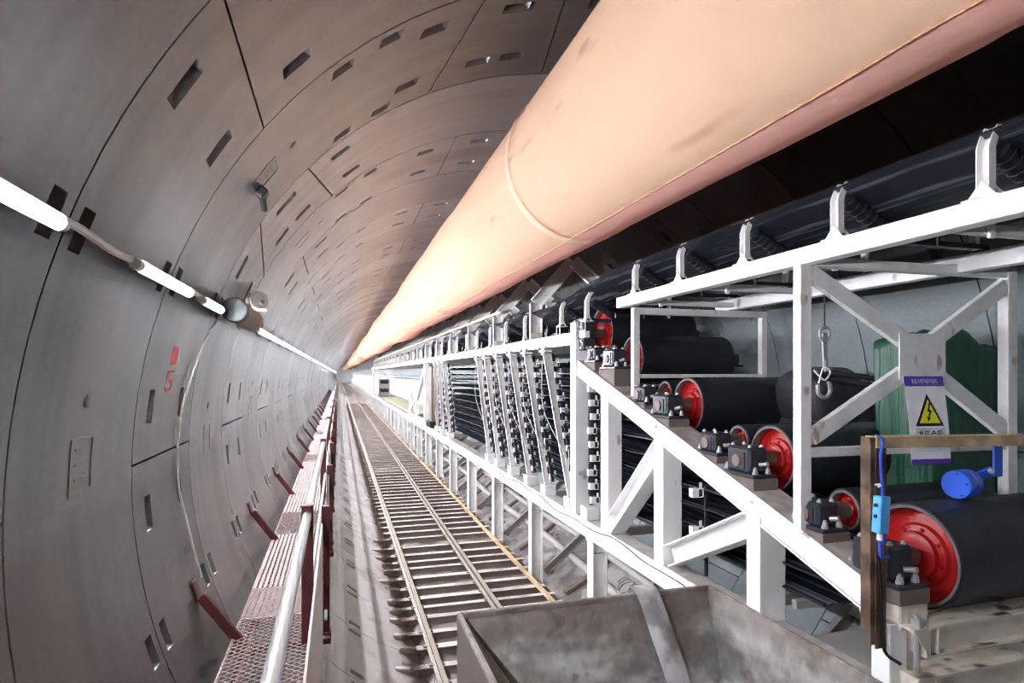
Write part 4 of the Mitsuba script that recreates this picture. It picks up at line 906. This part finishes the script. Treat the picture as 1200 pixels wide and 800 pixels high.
single('canvas_strap', grid_sheet(np.array(P), .01), 'm_canvas', 'grey canvas strap hung over the back edge of the mine car', 'strap', smooth=50)

# ------------------------------------------------------------------ walkway and handrail on the left
WZ = zz(-1.70); WX0, WX1 = -.66, -.17
wk = thing('walkway', 'narrow red-brown grated walkway carried on brackets along the left wall', 'walkway')
def zigzag(y0, y1):
    ms = []; nx = 15; px_ = (WX1 - WX0) / nx; py_ = .052; ny = int((y1 - y0) / (py_ / 2))
    for i in range(nx):
        xc = WX0 + px_ * (i + .5); pts = np.array([[xc + (px_ / 2 - .002) * (1 if (j + i) % 2 else -1), y0 + j * py_ / 2] for j in range(ny + 1)])
        t = .0035
        P = np.array([[[x - t, y, WZ], [x + t, y, WZ]] for x, y in pts]); ms.append(grid_sheet(P, -.006))
    for b in ((WX0, WX0 + .014, y0, y1), (WX1 - .014, WX1, y0, y1), (WX0, WX1, y0, y0 + .014), (WX0, WX1, y1 - .014, y1)): ms.append(bbox(*b, WZ - .012, WZ + .003, .001))
    return cat(ms)
def slotted(y0, y1, n=13):
    ms = []
    for i in range(n):
        x = WX0 + (WX1 - WX0) * (i + .5) / n; ms.append(bbox(x - .0115, x + .0115, y0, y1, WZ - .012, WZ, 0))
    for y in np.arange(y0, y1 + .001, (y1 - y0) / max(1, round((y1 - y0) / .085))): ms.append(bbox(WX0, WX1, y - .007, y + .007, WZ - .014, WZ - .002, 0))
    for b in ((WX0, WX0 + .012, y0, y1), (WX1 - .012, WX1, y0, y1)): ms.append(bbox(*b, WZ - .02, WZ + .003, .001))
    return cat(ms)
def plate(y0, y1):
    ms = [bbox(WX0, WX1, y0, y1, WZ - .006, WZ + .001, .001)]
    for x in np.arange(WX0 + .03, WX1 - .02, .042):
        for y in np.arange(y0 + .03, y1 - .02, .05): ms.append(bbox(x - .008, x + .008, y - .012, y + .012, WZ, WZ + .004, 0))
    return cat(ms)
part(wk, 'mesh_panel', zigzag(.9, 2.7), 'm_grate'); part(wk, 'mesh_panel', zigzag(2.71, 4.5), 'm_grate')
part(wk, 'tread_plate', plate(4.51, 5.1), 'm_plate', label='brown tread plate')
y = 5.11
L = [1.66, 1.05, 1.7, 1.05]; i = 0
while y < 60:
    l = L[i % 4]
    if i % 4 == 1 and y < 24: part(wk, 'mesh_panel', zigzag(y, y + l - .01), 'm_grate')
    elif y < 24: part(wk, 'slotted_panel', slotted(y, y + l - .01), 'm_grate')
    else:
        l = 2.4; part(wk, 'slotted_panel', bbox(WX0, WX1, y, y + l - .02, WZ - .02, WZ, .001), 'm_grate')
    y += l; i += 1
part(wk, 'bearer', prism(upoly(.06, .04, .006), [WX0 + .07, .9, WZ - .06], [WX0 + .07, 60, WZ - .06]), 'm_redoxide')
part(wk, 'edge_channel', bbox(WX1 - .012, WX1 + .02, .9, 60, WZ - .15, WZ - .004, .003), 'm_redoxide')
part(wk, 'side_panel', bbox(-.105, -.095, .9, 3.9, WZ - .02, zz(-.93), .002), 'm_pinkpanel', label='pale pinkish side panel')
part(wk, 'toe_board', bbox(WX1 + .004, WX1 + .014, 4.15, 16, WZ + .02, WZ + .12, .002), 'm_pinkpanel', label='pale pinkish toe board')
y = RING0 - 2.4 + .0 + 1.95
while y < 58:
    aw = math.radians(196.9); wp = on_wall(aw, y, .004)
    bm = [bar([wp[0] + .03, y + .02, wp[2] - .02], [WX0 + .12, y + .02, WZ - .13], .04, .06), bbox(WX0 - .02, WX1 + .12, y - .005, y + .045, WZ - .10, WZ - .06, .004)]
    bk_ = part(wk, 'bracket', cat(bm), 'm_redoxide', label='dark red bracket')
    if y < 20: part(bk_, 'wall_plate', bar(on_wall(math.radians(195.3), y + .02, .010), on_wall(math.radians(197.8), y + .02, .010), .09, .016, (math.cos(aw), 0, math.sin(aw))), 'm_redoxide')
    y += 2.4
hr = thing('handrail', 'silvery pipe handrail on square posts along the outer edge of the walkway', 'handrail')
HZ = zz(-.86); ends = [.5, 4.0, 8.05, 12.1, 16.1, 20.1, 24.1, 28, 32, 36, 40, 44, 48, 52, 56, 60]
for a0, a1 in zip(ends[:-1], ends[1:]):
    part(hr, 'top_pipe', rod([-.19, a0 + .06, HZ - .03], [-.19, a1 - .03, HZ - .03], .028, 16 if a0 < 9 else 8), 'm_galv', smooth=40)
    if a0 > 3: part(hr, 'mid_pipe', rod([-.165, a0 + .06, zz(-1.28)], [-.165, a1 - .03, zz(-1.28)], .016, 10), 'm_galv', smooth=40)
    pk_ = part(hr, 'post', bbox(-.225, -.155, a1 - .04, a1 + .03, WZ, HZ + .03, .004), 'm_redoxide')
    if a1 < 20: part(pk_, 'cap', bbox(-.232, -.148, a1 - .047, a1 + .037, HZ + .026, HZ + .036, .003), 'm_plate')
for y in (4.35, 6.3, 8.3, 10.3, 12.3, 14.3, 16.3, 18.3, 20.3):
    part(hr, 'support_leg', bbox(-.115, -.06, y, y + .06, zz(-1.82), zz(-.92), .004), 'm_redoxide', label='dark red outer support leg')
    part(hr, 'leg_foot', bbox(-.18, -.05, y - .02, y + .10, zz(-1.84), zz(-1.79), .004), 'm_redoxide')
single('green_hose', tube([[-.115, 7.9, zz(-.93)], [-.10, 7.5, zz(-1.25)], [-.105, 6.6, zz(-1.0)], [-.095, 5.6, zz(-1.2)], [-.09, 4.8, zz(-1.45)], [-.085, 4.28, zz(-1.68)]], .012, 8), 'm_greenhose', 'pale green hose hung on the outside of the handrail', 'hose', smooth=40)

# ------------------------------------------------------------------ things on the left wall
rd = thing('wall_drum', 'brown cylindrical housing mounted on the left wall in the lamp line', 'housing')
dc = np.array([-.71, 4.62, zz(.455)]); dd = np.array([-.71, 5.5, zz(.45)])
part(rd, 'shell', lathe([(0, 0), (.075, 0), (.085, .012), (.085, .86), (.09, .87), (.09, .885), (.075, .89), (0, .89)], dc, dd, 28), 'm_brown', smooth=35)
part(rd, 'end_ring', lathe([(0, -.012), (.08, -.012), (.09, -.005), (.09, .05), (.08, .05)], dc, dd, 24), 'm_black', smooth=35, label='dark end ring')
for q in (4.8, 5.35): part(rd, 'bracket', bar(on_wall(math.radians(160.8), q, -.01), [-.76, q, zz(.455)], .04, .03), 'm_dirtysteel')
sp_ = thing('wall_speaker', 'white round device fixed beside the brown housing on the left wall', 'device')
c = np.array([-.66, 5.62, zz(.64)])
part(sp_, 'body', lathe([(0, 0), (.07, 0), (.078, .01), (.078, .09), (.06, .11), (0, .11)], c, c + np.array([-.03, .12, .02]), 24), 'm_plasticwhite', smooth=35)
part(sp_, 'mount', bbox(-.74, -.63, 5.70, 5.95, zz(.58), zz(.70), .01), 'm_plasticwhite')
part(sp_, 'lens', lathe([(0, -.004), (.02, -.004), (.02, .005), (0, .005)], c + [.02, 0, -.01], c + np.array([-.01, .12, .01]), 14), 'm_dirtysteel', label='grey centre')
part(sp_, 'arm', bar([-.70, 5.8, zz(.60)], on_wall(math.radians(158), 5.8, -.02), .03, .03), 'm_dirtysteel')
w = on_wall(math.radians(146), 4.06, .03)
ff = thing('wall_fitting', 'small black fitting on the tunnel roof above the brown housing', 'fitting')
part(ff, 'block', bar(w - [0, .05, 0], w + [0, .05, 0], .07, .06, (math.cos(2.55), 0, math.sin(2.55)), .012), 'm_black')
part(ff, 'stub', rod(w, on_wall(math.radians(147.5), 4.12, .09), .02, 8), 'm_black')
wc = [(161.5, 4.6, .06), (164, 4.56, .03), (168, 4.47, .02), (171.5, 4.36, .02), (174.5, 4.27, .02), (179, 4.25, .015), (184, 4.25, .015), (188, 4.27, .03), (192, 4.30, .03), (196, 4.34, .02)]
single('wall_wire', tube([on_wall(math.radians(a), y, r) for a, y, r in wc], .008, 6, 5), 'm_pipe', 'grey wire hanging down the left wall from the lamp line to the walkway', 'cable', smooth=40)
def decal(mesh2, a0, y0, sa, sy):
    v = np.array(mesh2.vertices); out = np.array([on_wall(a0 - q[0] * sa, y0 + q[1] * sy, .0025 + .001 * (q[2] > .0005)) for q in v])
    return trimesh.Trimesh(out, mesh2.faces, process=False)
rp = thing('paint_mark', 'red painted numeral on the left wall below the lamp line', 'painted mark')
tx = meshkit.text_mesh('5', 1.0, .001); tx.vertices[:, :2] -= tx.vertices[:, :2].min(0)
mm = tx.copy(); mm.vertices = np.c_[(1 - tx.vertices[:, 1]), tx.vertices[:, 0], tx.vertices[:, 2]]
part(rp, 'numeral', decal(mm, math.radians(169.7), 3.88, -math.radians(2.4), .23), 'm_redpaint')
part(rp, 'bar', wall_bar(math.radians(166.9), math.radians(169.0), 3.90, 4.02, .003), 'm_redpaint')
